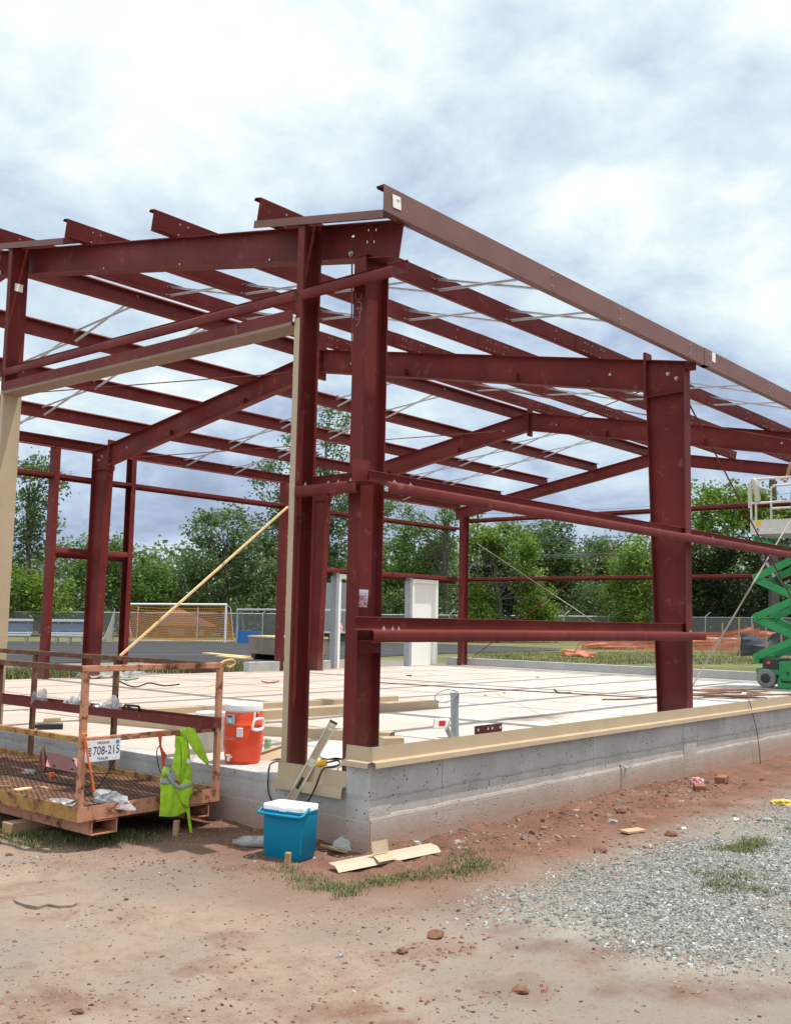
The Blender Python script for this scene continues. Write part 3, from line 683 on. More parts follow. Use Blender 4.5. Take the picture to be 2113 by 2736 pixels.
# ================================================================ SAFETY CAGE
CX0, CX1, CY0, CY1 = -1.42, -.135, 1.58, 5.8
ZB, ZT = -.255, .852
cg = empty('safety_cage', (-.78, 3.6, -.36), 'rusty orange and yellow steel work cage with railings beside the end wall', 'work cage')
def sq(m, p0, p1, w=.045, h=None): m.bar(p0, p1, w, h or w, (0, 0, 1) if abs((Vector(p1)-Vector(p0)).normalized().z) < .9 else (0, 1, 0))
for (x, y, mt) in ((CX0, CY0, RUSTY_O), (CX1, CY0, RUSTY_O), (CX0, 2.80, RUSTY_R), (CX1, 3.03, RUSTY_R), (CX0, 4.3, RUSTY_R), (CX1, 4.41, RUSTY_R), (CX0, CY1, RUSTY_Y), (CX1, CY1, RUSTY_Y)):
    m = MB(); sq(m, (x, y, ZB+.10), (x, y, ZT-.025)); m.build('post', mt, cg, bevel=.004)
for (p0, p1, mt) in (((CX0-.022, CY0, ZT), (CX1+.022, CY0, ZT), RUSTY_O), ((CX0, CY0+.023, ZT-.002), (CX0, CY1, ZT-.002), RUSTY_R), ((CX1, CY0+.023, ZT), (CX1, CY1, ZT), RUSTY_R), ((CX0, CY1+.002, ZT-.001), (CX1, CY1+.002, ZT-.001), RUSTY_R)):
    m = MB(); sq(m, p0, p1); m.build('top_rail', mt, cg, bevel=.004)
for (p0, p1, mt) in (((CX0+.022, CY0, .330), (CX1-.022, CY0, .330), RUSTY_O), ((CX0, CY0+.023, .330), (CX0, CY1-.02, .330), RUSTY_Y), ((CX0+.02, CY1, .330), (CX1-.02, CY1, .330), RUSTY_Y)):
    m = MB(); sq(m, p0, p1, .04, .042); m.build('mid_rail', mt, cg, bevel=.004)
for (x0, x1, y0, y1, mt) in ((CX0-.025, CX1+.025, CY0-.025, CY0-.018, RUSTY_O), (CX0-.024, CX0-.017, CY0-.017, CY1, RUSTY_Y), (CX1+.017, CX1+.024, CY0-.017, CY1, RUSTY_Y), (CX0-.017, CX1+.017, CY1+.018, CY1+.025, RUSTY_Y)):
    MB().box(x0, x1, y0, y1, ZB, ZB+.105).build('toe_board', mt, cg)
def grate_b(t, b, geo):
    p = geo.outputs['Position']; mp = t.nodes.new('ShaderNodeMapping'); mp.inputs['Rotation'].default_value = (0, 0, R(45)); mp.inputs['Scale'].default_value = (34, 17, 1)
    t.links.new(p, mp.inputs[0]); s = t.nodes.new('ShaderNodeSeparateXYZ'); t.links.new(mp.outputs[0], s.inputs[0])
    a = mth(t, 'ABSOLUTE', mth(t, 'SUBTRACT', mth(t, 'FRACT', s.outputs[0]), .5)); k = mth(t, 'ABSOLUTE', mth(t, 'SUBTRACT', mth(t, 'FRACT', s.outputs[1]), .5))
    w = rng(t, mth(t, 'MINIMUM', a, k), .10, .18, 1, 0); big = noise_n(t, p, 5, 7, .7)
    c = mixc(t, w, (.030, .017, .012), ramp(t, big, [(.3, (.12, .045, .03)), (.55, (.20, .085, .05)), (.72, (.32, .20, .12))]))
    c = mixc(t, rng(t, noise_n(t, p, 11, 6, .7), .58, .68, 0, .8), c, (.33, .22, .14))
    t.links.new(c, b.inputs['Base Color']); bumpn(t, b, w, .8, .006)
GRATE = mat('expanded_metal_floor', (.15, .07, .04), .8, spec=.2, build=grate_b)
MB().box(CX0-.015, CX1+.015, CY0-.016, CY1, ZB+.045, ZB+.06).build('grate_floor', GRATE, cg)
for x0, x1 in ((-1.315, -1.10), (-.42, -.215)):
    m = MB(); p = thick([(x0, -.265), (x1, -.265), (x1, -.362), (x0, -.362), (x0, -.268)], .008)
    m.sweep(p, (0, CY0-.02, 0), (0, CY1, 0), (1, 0, 0), (0, 0, 1)); m.build('fork_pocket', RUSTY_O, cg)
m = MB(); m.box(CX0, CX1, 2.7, 2.76, ZB-.01, ZB+.044).box(CX0, CX1, 4.2, 4.26, ZB-.01, ZB+.044); m.build('cross_member', RUST, cg)
for yy in (2.35, 5.2):
    o = MB().box(-1.5, -.1, yy, yy+.14, -.52, -.367).build('timber_block', WOOD, bevel=.005)
    tag(o, 'short timber block under the %s of the rusty cage' % ('front' if yy < 3 else 'rear'), 'timber')
# number plate
pl = MB().box(-1.415, -1.11, 1.548, 1.551, .172, .327).build('license_plate', mat('plate_white', (.66, .67, .68), .4), cg, bevel=.0)
PX = (-1.2625, 1.5475)
text('lettering', '708-215', .088, NAVY, pl, (-1.232, 1.5475, .247), (1, 0, 0), (0, 0, 1), sx=.80)
text('lettering', 'VIRGINIA', .026, NAVY, pl, (-1.262, 1.5475, .305), (1, 0, 0), (0, 0, 1))
text('lettering', 'TRAILER', .026, NAVY, pl, (-1.262, 1.5475, .190), (1, 0, 0), (0, 0, 1))
m = MB()
for k in range(4): m.box(-1.392, -1.362, 1.5468, 1.5478, .215+k*.017, .223+k*.017)
m.build('side_print', NAVY, pl)
MB().box(-1.150, -1.122, 1.5465, 1.5478, .293, .318).build('date_sticker', mat('sticker_blue', (.05, .20, .50), .4), pl)
m = MB()
for x in (-1.385, -1.152, -1.13): m.box(x, x+.006, 1.5465, 1.5478, .300, .306) if x < -1.2 else m.box(x-.02, x-.014, 1.5465, 1.5478, .185, .191)
m.build('plate_bolt', BOLT, pl)
# steel channel used as a tray across the cage
tr = empty('steel_channel', (-.3, 1.5, .352), 'dark red steel channel lying across the cage rails holding loose bags', 'channel')
m = MB(); m.sweep(thick([(-.10, .075), (-.10, .0), (.10, .0), (.10, .075)], .005), (-.27, 1.50, .352), (-.34, 6.1, .352), (1, 0, 0), (0, 0, 1)); m.build('channel', STEEL, tr)
m = MB(); m.obox((-.27, 1.502, .39), (.10, 0, 0), (0, .003, 0), (0, 0, .036)); m.build('end_plate', STEEL, tr)
def crumple(name, c, sx, sy, sz, m_, label, cat, seed, group=None, sub=3, sharp=.55):
    bm = bmesh.new(); bmesh.ops.create_icosphere(bm, subdivisions=sub, radius=1); r_ = random.Random(seed); off = Vector((r_.random()*9, r_.random()*9, r_.random()*9))
    for v in bm.verts:
        d = v.co.normalized(); k = 1+sharp*noise.noise(d*1.7+off)+.35*sharp*noise.noise(d*4.3+off)
        v.co = Vector((d.x*sx*k, d.y*sy*k, max(-.15*sz, d.z*sz*k)))
    me = bpy.data.meshes.new(name); bm.to_mesh(me); bm.free(); me.materials.append(m_)
    o = bpy.data.objects.new(name, me); COL.objects.link(o); o.location = c; o.location.z += .15*sz; o.rotation_euler = (0, 0, r_.random()*6)
    return tag(o, label, cat, group)
for i, (y, x, sx, sz, lb) in enumerate(((4.02, -.30, .13, .13, 'leftmost crumpled plastic bag in the red steel channel'), (3.50, -.28, .11, .10, 'low crumpled plastic bag in the middle of the steel channel'), (3.30, -.30, .06, .14, 'upright plastic bag in the steel channel behind the near post'),
        (3.05, -.27, .08, .09, 'crumpled plastic bag in the channel just right of the near post'), (2.86, -.27, .045, .13, 'rightmost upright plastic bag in the red steel channel'))):
    crumple('plastic_bag', (x, y, .362), .075, sx, sz, PLASTIC_BAG, lb, 'plastic bag', 20+i, 'plastic bags in the steel channel')
m = MB(); pts = []
for k in range(44):
    a = k*.42; pts.append((-.28+.06*math.cos(a), 2.58+.12*math.sin(a)+.06*math.sin(a*.37), .375+.012*(k % 7)/3+.08*max(0, math.sin(a*.5))*(k > 30)))
m.tube(smooth_path(pts, 3), .010, 6); o = m.build('cable', BLACK, smooth=60); tag(o, 'black cable coiled in the red steel channel', 'cable')
for i, (y, x) in enumerate(((4.75, -.31), (4.5, -.30), (2.3, -.27))):
    m = MB()
    for k in range(10):
        a = Vector((x+random.uniform(-.05, .05), y+random.uniform(-.14, .14), .362+random.uniform(0, .02))); d = Vector((random.uniform(-.03, .03), random.uniform(-.09, .09), .004)); m.tube([a, a+d], .006, 5)
    o = m.build('bolt_pile', RUST); tag(o, ['loose rusty bolts at the far left of the steel channel', 'loose rusty bolts left of the first bag in the channel', 'loose rusty bolts near the right end of the channel'][i], 'bolts', 'loose bolts in the steel channel')
# things on the cage floor
ZF = ZB+.062
bk = empty('angle_bracket', (-.95, 2.9, ZF), 'dark red steel bracket with bolt holes lying on the cage floor', 'bracket')
P = onp(150, 2062, 2, ZF); bk.location = P; bpy.context.view_layer.update()
m = MB(); m.obox(P+Vector((.06, -.02, .075)), Vector((.115, -.085, -.035)), Vector((.045, .055, .055)), Vector((-.0015, -.0015, .003))); m.build('plate', mat('dusty_steel', (.30, .12, .12), .6, col2=(.36, .17, .16)), bk)
m = MB(); m.obox(P+Vector((-.075, .09, .10)), Vector((.055, .065, .055)), Vector((.003, -.002, 0)), Vector((-.02, .015, .085))); m.build('flange', STEEL, bk)
m = MB()
for a, b in ((.6, .6), (.6, -.6), (-.5, -.7)): m.obox(P+Vector((.058, -.022, .0790))+Vector((.115, -.085, -.035))*a+Vector((.045, .055, .055))*b, (.009, -.0066, -.0027), (.005, .006, .006), (-.0008, -.0008, .0015))
m.build('bolt_hole', BLACK, bk)
for i, (u, v, sx, lb) in enumerate(((300, 2148, .27, 'large clear plastic bag lying inside the front of the cage'), (165, 2150, .12, 'flat plastic scrap on the cage floor left of the front corner post'), (78, 2065, .05, 'small plastic scrap on the cage floor left of the steel bracket'))):
    P = onp(u, v, 2, ZF); P.y = max(P.y, CY0+.12)
    crumple('plastic_bag', P, sx*(.5 if False else 1), .08, (.075, .04, .03)[i], PLASTIC_BAG, lb, 'plastic bag', 50+i)
m = MB(); m.box(-.02, .02, -.02, .02, 0, .04); o = m.build('orange_block', ORCORD, bevel=.004); P = onp(139, 2076, 2, ZF); o.location = P; tag(o, 'small orange plastic block on the rusty cage floor', 'block')
def scraps(name, pts, m_, size, labels, cat, group, z=None):
    for i, (u, v) in enumerate(pts):
        P = onp(u, v, 2, z if z is not None else ZF); m = MB(); a = random.uniform(0, 3); s_ = size*random.uniform(.6, 1.3)
        m.obox(P+Vector((0, 0, .006)), (s_*math.cos(a), s_*math.sin(a), 0), (-s_*.35*math.sin(a), s_*.35*math.cos(a), .002), (0, 0, .005)); o = m.build(name, m_); tag(o, labels[i], cat, group)
scraps('wood_chip', [(15, 2102), (62, 2110), (120, 2106)], PINE, .06, ['pale wood chip at the left end of the cage floor', 'long pale wood chip on the left of the cage floor', 'pale wood chip on the cage floor before the bracket'], 'wood chip', 'wood chips on the cage floor')
P0, P1 = onp(-40, 2066, 2, ZF), onp(240, 2105, 2, ZF)
o = MB().tube(smooth_path([P0+Vector((0, 0, .01)), P0.lerp(P1, .35)+Vector((.03, .02, .012)), P0.lerp(P1, .7)+Vector((-.02, 0, .01)), P1+Vector((0, 0, .01))]), .007, 6).build('thin_cable', BLACK); tag(o, 'thin black cable lying across the cage floor', 'cable')
P0 = Vector((-1.16, 1.66, .16))
o = MB().tube(smooth_path([(-1.12, 1.60, .17), (-1.13, 1.66, .06), (-1.19, 1.75, -.08), (-1.30, 1.9, ZF+.01)]), .006, 6).build('thin_cable', BLACK); tag(o, 'thin black cable hanging from behind the number plate', 'cable')
# orange straps
def strap(name, paths, label, mt=ORCORD, r=.007):
    m = MB()
    for p in paths: m.tube(smooth_path(p, 5), r, 6)
    o = m.build(name, mt, smooth=60); tag(o, label, 'strap'); return o
zq = [onp(224+k*.0, 1962, 1, 1.552) for k in range(1)]
def Q(u, v, y=1.535): return onp(150+u*.26675, 1900+v*.26675, 1, y)
strap('orange_strap', [[Q(262, 235, 1.552), Q(285, 228, 1.54), Q(308, 236, 1.55), Q(300, 250, 1.612), Q(262, 245, 1.61)], [Q(262, 272, 1.552), Q(285, 262, 1.54), Q(308, 270, 1.55)], [Q(285, 240), Q(295, 330), Q(318, 440), Q(345, 560), Q(365, 690), Q(378, 800)], [Q(290, 260, 1.53), Q(312, 360, 1.53), Q(322, 480, 1.53), Q(350, 600, 1.53), Q(372, 720, 1.53), Q(388, 808, 1.53)]], 'orange strap tied round the front corner post of the cage')
strap('red_lanyard', [[Q(1030, 225, 1.552), Q(1030, 212, 1.57), Q(1052, 216, 1.57), Q(1054, 230, 1.552), Q(1050, 280), Q(1048, 350), Q(1062, 420), Q(1070, 500), Q(1082, 590)], [Q(1030, 225, 1.552), Q(1040, 300), Q(1050, 360)], [Q(1056, 370, 1.53), Q(1076, 440, 1.53), Q(1082, 520, 1.53), Q(1078, 600, 1.53)], [Q(1064, 400, 1.525), Q(1100, 450, 1.525), Q(1080, 470, 1.525)]], 'orange lanyard looped over the cage rail beside the vest', mat('lanyard_red', (.50, .07, .025), .7), .009)
strap('black_cord_loop', [[Q(1040, 345, 1.53), Q(1012, 390, 1.53), Q(1014, 470, 1.53), Q(1030, 560, 1.53), Q(1050, 620, 1.53)]], 'thin black cord loop hanging left of the lime vest', BLACK, .004)
# ================================================================ SAFETY VEST
vt = empty('safety_vest', (-.58, 1.5, .35), 'lime green safety vest with grey reflective bands hung over the cage rail', 'safety vest')
def drape(name, poly, y, m_, seed, amp=.018, bulge=.02, t=.003):
    pts = [Q(a, b, y) for a, b in poly]; bm = bmesh.new()
    vs = [bm.verts.new(p) for p in pts]; f = bm.faces.new(vs); bmesh.ops.triangulate(bm, faces=[f])
    for _ in range(4): 
        long = [e_ for e_ in bm.edges if e_.calc_length() > .028]
        if not long: break
        bmesh.ops.subdivide_edges(bm, edges=long, cuts=1); bmesh.ops.triangulate(bm, faces=[q for q in bm.faces if len(q.verts) > 3])
    c = sum(pts, Vector())/len(pts); off = Vector((seed*3.1, seed, 0)); rad = max((p-c).length for p in pts)
    for v in bm.verts:
        q = Vector((v.co.x*11, v.co.z*4.5, 0))+off; k = max(0, 1-((v.co-c).length/rad)**2)
        v.co.y += amp*noise.noise(q)*1.6+amp*.7*noise.noise(q*2.3)+amp*.35*noise.noise(q*5)-bulge*k
    me = bpy.data.meshes.new(name); bm.to_mesh(me); bm.free(); me.materials.append(m_); me.polygons.foreach_set('use_smooth', [True]*len(me.polygons))
    o = bpy.data.objects.new(name, me); COL.objects.link(o); o.parent = vt; o.matrix_parent_inverse = vt.matrix_world.inverted()
    md = o.modifiers.new('solid', 'SOLIDIFY'); md.thickness = t; return o
drape('back_panel', [(1200, 255), (1310, 250), (1318, 420), (1345, 640), (1360, 780), (1250, 760), (1150, 570), (1168, 440)], 1.525, LIME, 1)
drape('front_panel', [(1072, 556), (1100, 570), (1120, 600), (1150, 700), (1200, 800), (1245, 880), (1262, 950), (1322, 968), (1300, 1010), (1240, 1040), (1150, 1060), (1030, 1050), (1036, 880), (1040, 690)], 1.505, LIME, 2, .010)
drape('side_panel', [(1150, 690), (1235, 745), (1290, 672), (1345, 700), (1370, 825), (1322, 838), (1326, 890), (1318, 975), (1262, 950), (1215, 850)], 1.500, LIME, 3, .016)
drape('shoulder', [(1232, 196), (1275, 170), (1330, 158), (1384, 188), (1398, 235), (1440, 305), (1480, 400), (1525, 500), (1522, 550), (1470, 500), (1400, 440), (1345, 350), (1300, 290), (1262, 240)], 1.500, LIME, 4, .012)
drape('collar', [(1240, 250), (1300, 300), (1310, 420), (1290, 560), (1252, 735), (1240, 640), (1268, 500), (1272, 380)], 1.498, LIME, 5, .012)
drape('neck_fold', [(1056, 600), (1085, 555), (1125, 570), (1142, 615), (1110, 650), (1078, 660)], 1.492, LIME, 6, .008)
drape('reflective_band', [(1044, 680), (1100, 672), (1146, 716), (1148, 730), (1100, 732), (1042, 726)], 1.482, SILVER, 7, .003, .0)
cp_ = [(1118, 600), (1140, 650), (1165, 705), (1200, 745), (1250, 764), (1300, 750), (1356, 728)]; wd = 19
pl_ = []; pr_ = []
for i, (a, b) in enumerate(cp_):
    a0, b0 = cp_[max(i-1, 0)]; a1, b1 = cp_[min(i+1, len(cp_)-1)]; l_ = math.hypot(a1-a0, b1-b0); nx_, ny_ = -(b1-b0)/l_*wd, (a1-a0)/l_*wd; pl_.append((a+nx_, b+ny_)); pr_.append((a-nx_, b-ny_))
drape('reflective_band', pl_+pr_[::-1], 1.470, SILVER, 8, .004, .0)
drape('tie_strap', [(1308, 968), (1338, 966), (1344, 1080), (1362, 1190), (1368, 1300), (1350, 1318), (1338, 1200), (1320, 1080)], 1.495, LIME, 9, .008, .0)
for nm, x0 in (('rail_wrap', Q(1290, 200, 1.58).x),):
    m = MB(); pr = [(-.035, -.05), (-.032, .02), (0, .029), (.034, .02), (.036, -.12)]
    m.sweep(thick(pr, .004), (x0-.065, 1.58, .325), (x0+.05, 1.58, .325), (0, 1, 0), (0, 0, 1)); m.build(nm, LIME, vt)
drape('white_label', [(1310, 470), (1352, 505), (1340, 540), (1305, 520)], 1.478, PAPERW, 10, .003, .002)

# ================================================================ WATER COOLER (orange)
wc = empty('water_cooler', (.295, 1.74, 0), 'orange water cooler with white lid and handle on the slab edge', 'water cooler'); wc.rotation_euler = (0, 0, 0); C0 = Vector((.295, 1.74, 0))
prof = [(.118, .0), (.142, .004), (.150, .02), (.156, .05), (.166, .12), (.169, .124), (.173, .175), (.172, .28), (.170, .318), (.173, .322), (.174, .33), (.171, .336), (.166, .38), (.162, .430), (.160, .438)]
MB().lathe(prof, C0, 56).build('body', ORANGE, wc, smooth=38)
MB().lathe([(.10, .430), (.155, .4395), (.157, .448), (.1615, .452), (.1625, .492), (.160, .502), (.152, .509), (.10, .512), (.02, .513)], C0, 56).build('lid', WPLAST, wc, smooth=40)
vd = Vector((CP.x-C0.x, CP.y-C0.y, 0)).normalized(); ang0 = math.atan2(vd.y, vd.x)
def cyl(a, r_, z): return C0+Vector((math.cos(ang0+a), math.sin(ang0+a), 0))*r_+Vector((0, 0, z))
# image right = positive a
def rp_(a, z, r_=.178): return cyl(a, r_, z)
hp = [(.42, .300), (.40, .325), (.46, .368), (.56, .384), (.86, .388), (1.0, .376), (1.03, .340), (.98, .306), (.86, .296), (.58, .292), (.42, .300)]
MB().tube(smooth_path([rp_(a, z, .196) for a, z in hp], 4), .0125, 8).build('handle', WPLAST, wc, smooth=60)
m = MB()
for a, z in ((.62, .300), (.86, .302)): m.tube([rp_(a, z, .165), rp_(a, z, .196)], .012, 8)
m.build('handle_mount', WPLAST, wc)
def patch(name, a0, a1, z0, z1, r_, m_, parent=wc, n=8):
    mm = MB(); vs = [cyl(a0+(a1-a0)*k/n, r_, z) for z in (z0, z1) for k in range(n+1)]; mm.add(vs, [(k, k+1, n+2+k, n+1+k) for k in range(n)]); return mm.build(name, m_, parent, smooth=60)
patch('cup_latch', .62, .70, .385, .44, .181, BLACK); patch('lid_strap', .50, .60, .38, .446, .176, WPLAST); patch('lid_strap', .56, .80, .430, .440, .1755, WPLAST)
patch('label', -.98, -.45, .335, .420, .1765, mat('label_blue_grey', (.42, .50, .58), .5)); patch('label_print', -.92, -.60, .398, .412, .1775, NAVY); patch('label_print', -.80, -.64, .350, .380, .1775, PAPERW); patch('label_print', -.95, -.55, .338, .344, .1775, BLACK)
o = patch('cup_holder', -.32, -.03, .235, .312, .186, WPLAST); patch('cup_slot', -.30, -.27, .238, .308, .188, GREYP)
for a, z in ((-.32, .235), (-.03, .235)): pass
MB().obox(cyl(-.175, .178, .274), (Vector((-math.sin(ang0-.175), math.cos(ang0-.175), 0))*.025), Vector((math.cos(ang0-.175), math.sin(ang0-.175), 0))*.010, (0, 0, .038)).build('cup_holder', WPLAST, wc, bevel=.003)
m = MB(); m.tube([cyl(-.70, .150, .062), cyl(-.70, .185, .062)], .016, 10); m.tube([cyl(-.70, .183, .078), cyl(-.70, .188, .030)], .013, 8); m.obox(cyl(-.70, .190, .082), (.02, 0, 0), (0, .008, 0), (0, 0, .006)); m.build('spigot', WPLAST, wc, smooth=50)
text('lettering', 'IGLOO', .036, mat('faded_print', (.80, .42, .34), .5), wc, (0, 0, 0), (1, 0, 0), (0, 0, 1), bend=(tuple(C0+Vector((0, 0, .215))), .1745, ang0-.78))
# ================================================================ BLUE COOLER
bc = empty('cool_box', (-.45, .32, -.46), 'bright blue cool box with white lid standing on the ground', 'cool box')
th = R(11); ex = Vector((math.cos(th), math.sin(th), 0)); ey = Vector((-math.sin(th), math.cos(th), 0)); K0 = Vector((-.524, .183, -.468))
def rrect(x0, x1, y0, y1, r_, n=5):
    out = []
    for cx_, cy_, a in ((x1-r_, y1-r_, 0), (x0+r_, y1-r_, 90), (x0+r_, y0+r_, 180), (x1-r_, y0+r_, 270)):
        out += [(cx_+r_*math.cos(R(a+90*k/n)), cy_+r_*math.sin(R(a+90*k/n))) for k in range(n+1)]
    return out
def loft(m, secs, mi=0):
    n = len(secs[0][0]); vs = []
    for pr, z in secs: vs += [K0+ex*a+ey*b*1.08+Vector((0, 0, z)) for a, b in pr]
    fs = [(i*n+k, i*n+(k+1) % n, (i+1)*n+(k+1) % n, (i+1)*n+k) for i in range(len(secs)-1) for k in range(n)]+[tuple(range(n-1, -1, -1)), tuple(range((len(secs)-1)*n, len(secs)*n))]
    return m.add(vs, fs, mi)
m = MB(); loft(m, [(rrect(.022, .205, .022, .300, .02), 0), (rrect(.012, .213, .012, .308, .03), .012), (rrect(.010, .215, .010, .310, .03), .04), (rrect(.004, .221, .004, .316, .03), .05), (rrect(.0, .225, .0, .320, .03), .33), (rrect(-.004, .229, -.004, .324, .03), .332), (rrect(-.004, .229, -.004, .324, .03), .345)]); m.build('body', BLUEP, bc, smooth=38)
m = MB(); loft(m, [(rrect(-.003, .228, -.003, .323, .03), .346), (rrect(-.004, .229, -.004, .324, .03), .375), (rrect(.0, .225, .0, .320, .03), .381), (rrect(.02, .205, .02, .30, .02), .384)]); m.build('lid', WPLAST, bc, smooth=38)
m = MB(); f = lambda a, b, z: K0+ex*a+ey*b*1.08+Vector((0, 0, z))
m.obox(f(-.0065, .15, .355), ex*.004, ey*.028, Vector((0, 0, .014))); m.build('latch', WPLAST, bc, bevel=.003)
m = MB(); m.tube(smooth_path([f(.075, -.012, .368), f(.02, -.012, .338), f(-.022, -.008, .322), f(-.036, .02, .318), f(-.038, .16, .318), f(-.036, .31, .322), f(-.022, .332, .326), f(.075, .334, .368)], 5), .0105, 8); m.build('handle', BLUEP, bc, smooth=60)
m = MB(); m.obox(f(-.016, .16, .318), ex*.014, ey*.15, Vector((0, 0, .008))); m.build('handle_rim', BLUEP, bc, bevel=.003)
# ================================================================ SPIRIT LEVEL
T0, B0 = onp(891, 1930, 0, .085), onp(772, 2146, 0, -.115)
dl = (B0-T0).normalized(); E0 = T0+dl*1.06
lv = empty('spirit_level', tuple(E0), 'long spirit level leaning on the sill behind the blue cool box', 'level')
nl = (CP-(T0+E0)/2); nl = (nl-dl*nl.dot(dl)).normalized(); wl = dl.cross(nl).normalized()
LVW = mat('level_web', (.42, .32, .19), .5); ALU = mat('aluminium', (.62, .62, .62), .35, .6)
mid = (T0+E0)/2; hl = (E0-T0)/2
m = MB(); m.obox(mid, hl*.995, wl*.026, nl*.005); m.build('web', LVW, lv)
for s in (-1, 1): MB().obox(mid+wl*s*.029, hl, wl*.004, nl*.013).build('edge_rail', ALU, lv)
MB().obox(T0-dl*.002, dl*.006, wl*.033, nl*.014).build('end_cap', BLACK, lv)
VIAL = mat('vial_green', (.55, .62, .42), .2); 
for k in (.035, .33, .72):
    q = T0+dl*1.06*k; v_ = MB().obox(q, dl*.03, wl*.022, nl*.007).build('vial_block', mat('vial_clear', (.60, .60, .50), .3), lv); MB().tube([q-wl*.016+nl*.008, q+wl*.016+nl*.008], .007, 8).build('vial', YELLOW if k < .1 else VIAL, v_)
m = MB()
for k in (.50, .85): MB().obox(T0+dl*1.06*k, dl*(.05 if k < .6 else .02), wl*.012, nl*.0056).build('hand_hole', BLACK, lv)
# cords
cd = empty('extension_cord', (.3, .6, 0), 'black extension cord with a yellow plug hanging over the sill', 'cord')
yp = onp(858, 2040, 2, .035); 
m = MB(); m.tube(smooth_path([yp, onp(880, 2036, 2, .05), onp(902, 2032, 2, .06), onp(908, 2040, 2, .05), onp(895, 2048, 2, .12), onp(868, 2052, 0, .02), onp(858, 2064, 0, -.075), onp(845, 2098, 0, -.085), onp(830, 2130, 0, -.09), onp(815, 2152, 0, -.12), onp(803, 2185, 0, -.12)], 6), .0075, 7); m.build('cable', BLACK, cd, smooth=60)
dd = (onp(880, 2036, 2, .05)-yp).normalized(); m = MB(); m.tube([yp-dd*.06, yp-dd*.035, yp-dd*.03, yp+dd*.045, yp+dd*.05], [.018, .022, .030, .030, .018], 10); m.build('plug', YELLOW, cd, smooth=50); MB().tube([yp-dd*.11, yp-dd*.055], [.012, .02], 8).build('plug_collar', BLACK, cd)
m = MB(); m.tube(smooth_path([onp(752, 2034, 2, .008), onp(735, 2035, 2, .01), onp(722, 2042, 2, .01), onp(720, 2053, 0, -.008), onp(716, 2090, 0, -.012), onp(718, 2120, 0, -.012), onp(727, 2142, 0, -.015), onp(735, 2170, 0, -.02), onp(738, 2230, 0, -.03)], 6), .006, 6); o = m.build('black_lead', BLACK, smooth=60); tag(o, 'thin black cord running down the end wall behind the cool box', 'cord')
# small things on the slab near the cooler
P = onp(715, 2008, 2, 0); m = MB(); m.lathe([(.026, 0), (.031, .005), (.031, .108), (.026, .118), (.024, .12)], P, 20); o = m.build('drink_can', mat('can_green', (.10, .32, .08), .35, .4, col2=(.45, .45, .42), nscale=18), smooth=40); tag(o, 'green drink can on the slab right of the orange cooler', 'can')
P = onp(728, 2030, 2, 0); m = MB(); m.obox(P+Vector((.0, .0, .055)), (.10, -.06, .035), (.035, .05, .045), (-.0012, .0, .0012)); m.obox(P+Vector((.03, .04, .045)), (.10, -.06, .035), (.03, .02, -.045), (0, .0012, 0)); o = m.build('trim_offcut', TAN); tag(o, 'small folded tan metal offcut beside the orange cooler', 'offcut')
bu = empty('bucket', (.62, 2.55, 0), 'translucent white bucket on the slab behind the vest', 'bucket'); P = Vector((.60, 2.52, 0)); BUCK = mat('bucket_plastic', (.50, .47, .42), .5, col2=(.58, .55, .50), nscale=9)
MB().lathe([(.125, 0), (.13, .01), (.150, .34), (.146, .345), (.13, .05), (.01, .04)], P, 36).build('body', BUCK, bu, smooth=40)
MB().lathe([(.152, .325), (.160, .328), (.160, .355), (.150, .36), (.148, .35)], P, 36).build('rim', WPLAST, bu, smooth=40)
m = MB(); m.tube([P+Vector((.162*math.cos(a), .162*math.sin(a), .30-.10*math.sin(a-2.5))) for a in [2.5+k*.2 for k in range(17)]], .004, 6); m.build('bail_handle', GALV, bu)
P = onp(900, 2022, 2, 0)
def sheet(name, P, w, d, m_, label, cat, seed, rz=0, amp=.02):
    m = MB(); n = 12; r_ = random.Random(seed); off = Vector((seed*2.7, seed, 0)); vs = []
    for j in range(n+1):
        for i in range(n+1):
            x, y = (i/n-.5)*w, (j/n-.5)*d; z = .004+amp*max(0, noise.noise(Vector((x*9, y*9, 0))+off)+.3)+amp*1.2*max(0, (i/n-.7))*2
            vs.append(P+Vector((x*math.cos(rz)-y*math.sin(rz), x*math.sin(rz)+y*math.cos(rz), z)))
    m.add(vs, [(j*(n+1)+i, j*(n+1)+i+1, (j+1)*(n+1)+i+1, (j+1)*(n+1)+i) for j in range(n) for i in range(n)]); o = m.build(name, m_, smooth=60, solid=.002); return tag(o, label, cat)
sheet('plan_sheet', P+Vector((.0, .0, 0)), .45, .30, PAPERW, 'crumpled white paper sheet on the slab left of the corner column', 'paper', 3, .8, .06)
def long_trim(p0, p1, h, d, label, flip=1, lip=.02):
    p0, p1 = Vector(p0), Vector(p1); dr = (p1-p0).normalized(); sdv = Vector((-dr.y, dr.x, 0))*flip
    m = MB(); m.sweep(thick([(0, lip), (0, h), (d, h), (d, 0.0)] if False else [(-.02, .002), (0, .004), (0, h), (d, h+.002)], .004), p0, p1, sdv, (0, 0, 1)); m.sweep(thick([(d, h), (d, .003)], .004), p0, p1, sdv, (0, 0, 1))
    o = m.build('trim_length', TAN); return tag(o, label, 'trim', 'tan trim lengths lying on the slab')
long_trim((6.05, 4.03, 0), (1.9, 4.42, 0), .11, .22, 'long tan trim length ending mid slab, nearer of the upper pair', -1)
long_trim((6.32, 5.0, 0), (1.6, 5.45, 0), .10, .20, 'long tan trim length behind the other across the slab', -1)
long_trim((2.34, 1.80, 0), (1.35, 4.1, 0), .10, .18, 'tan trim length behind the wind post and orange cooler', -1)
long_trim((1.15, 5.55, 0), (1.55, 3.35, 0), .10, .2, 'tan trim length on the slab beyond the steel channel', 1)
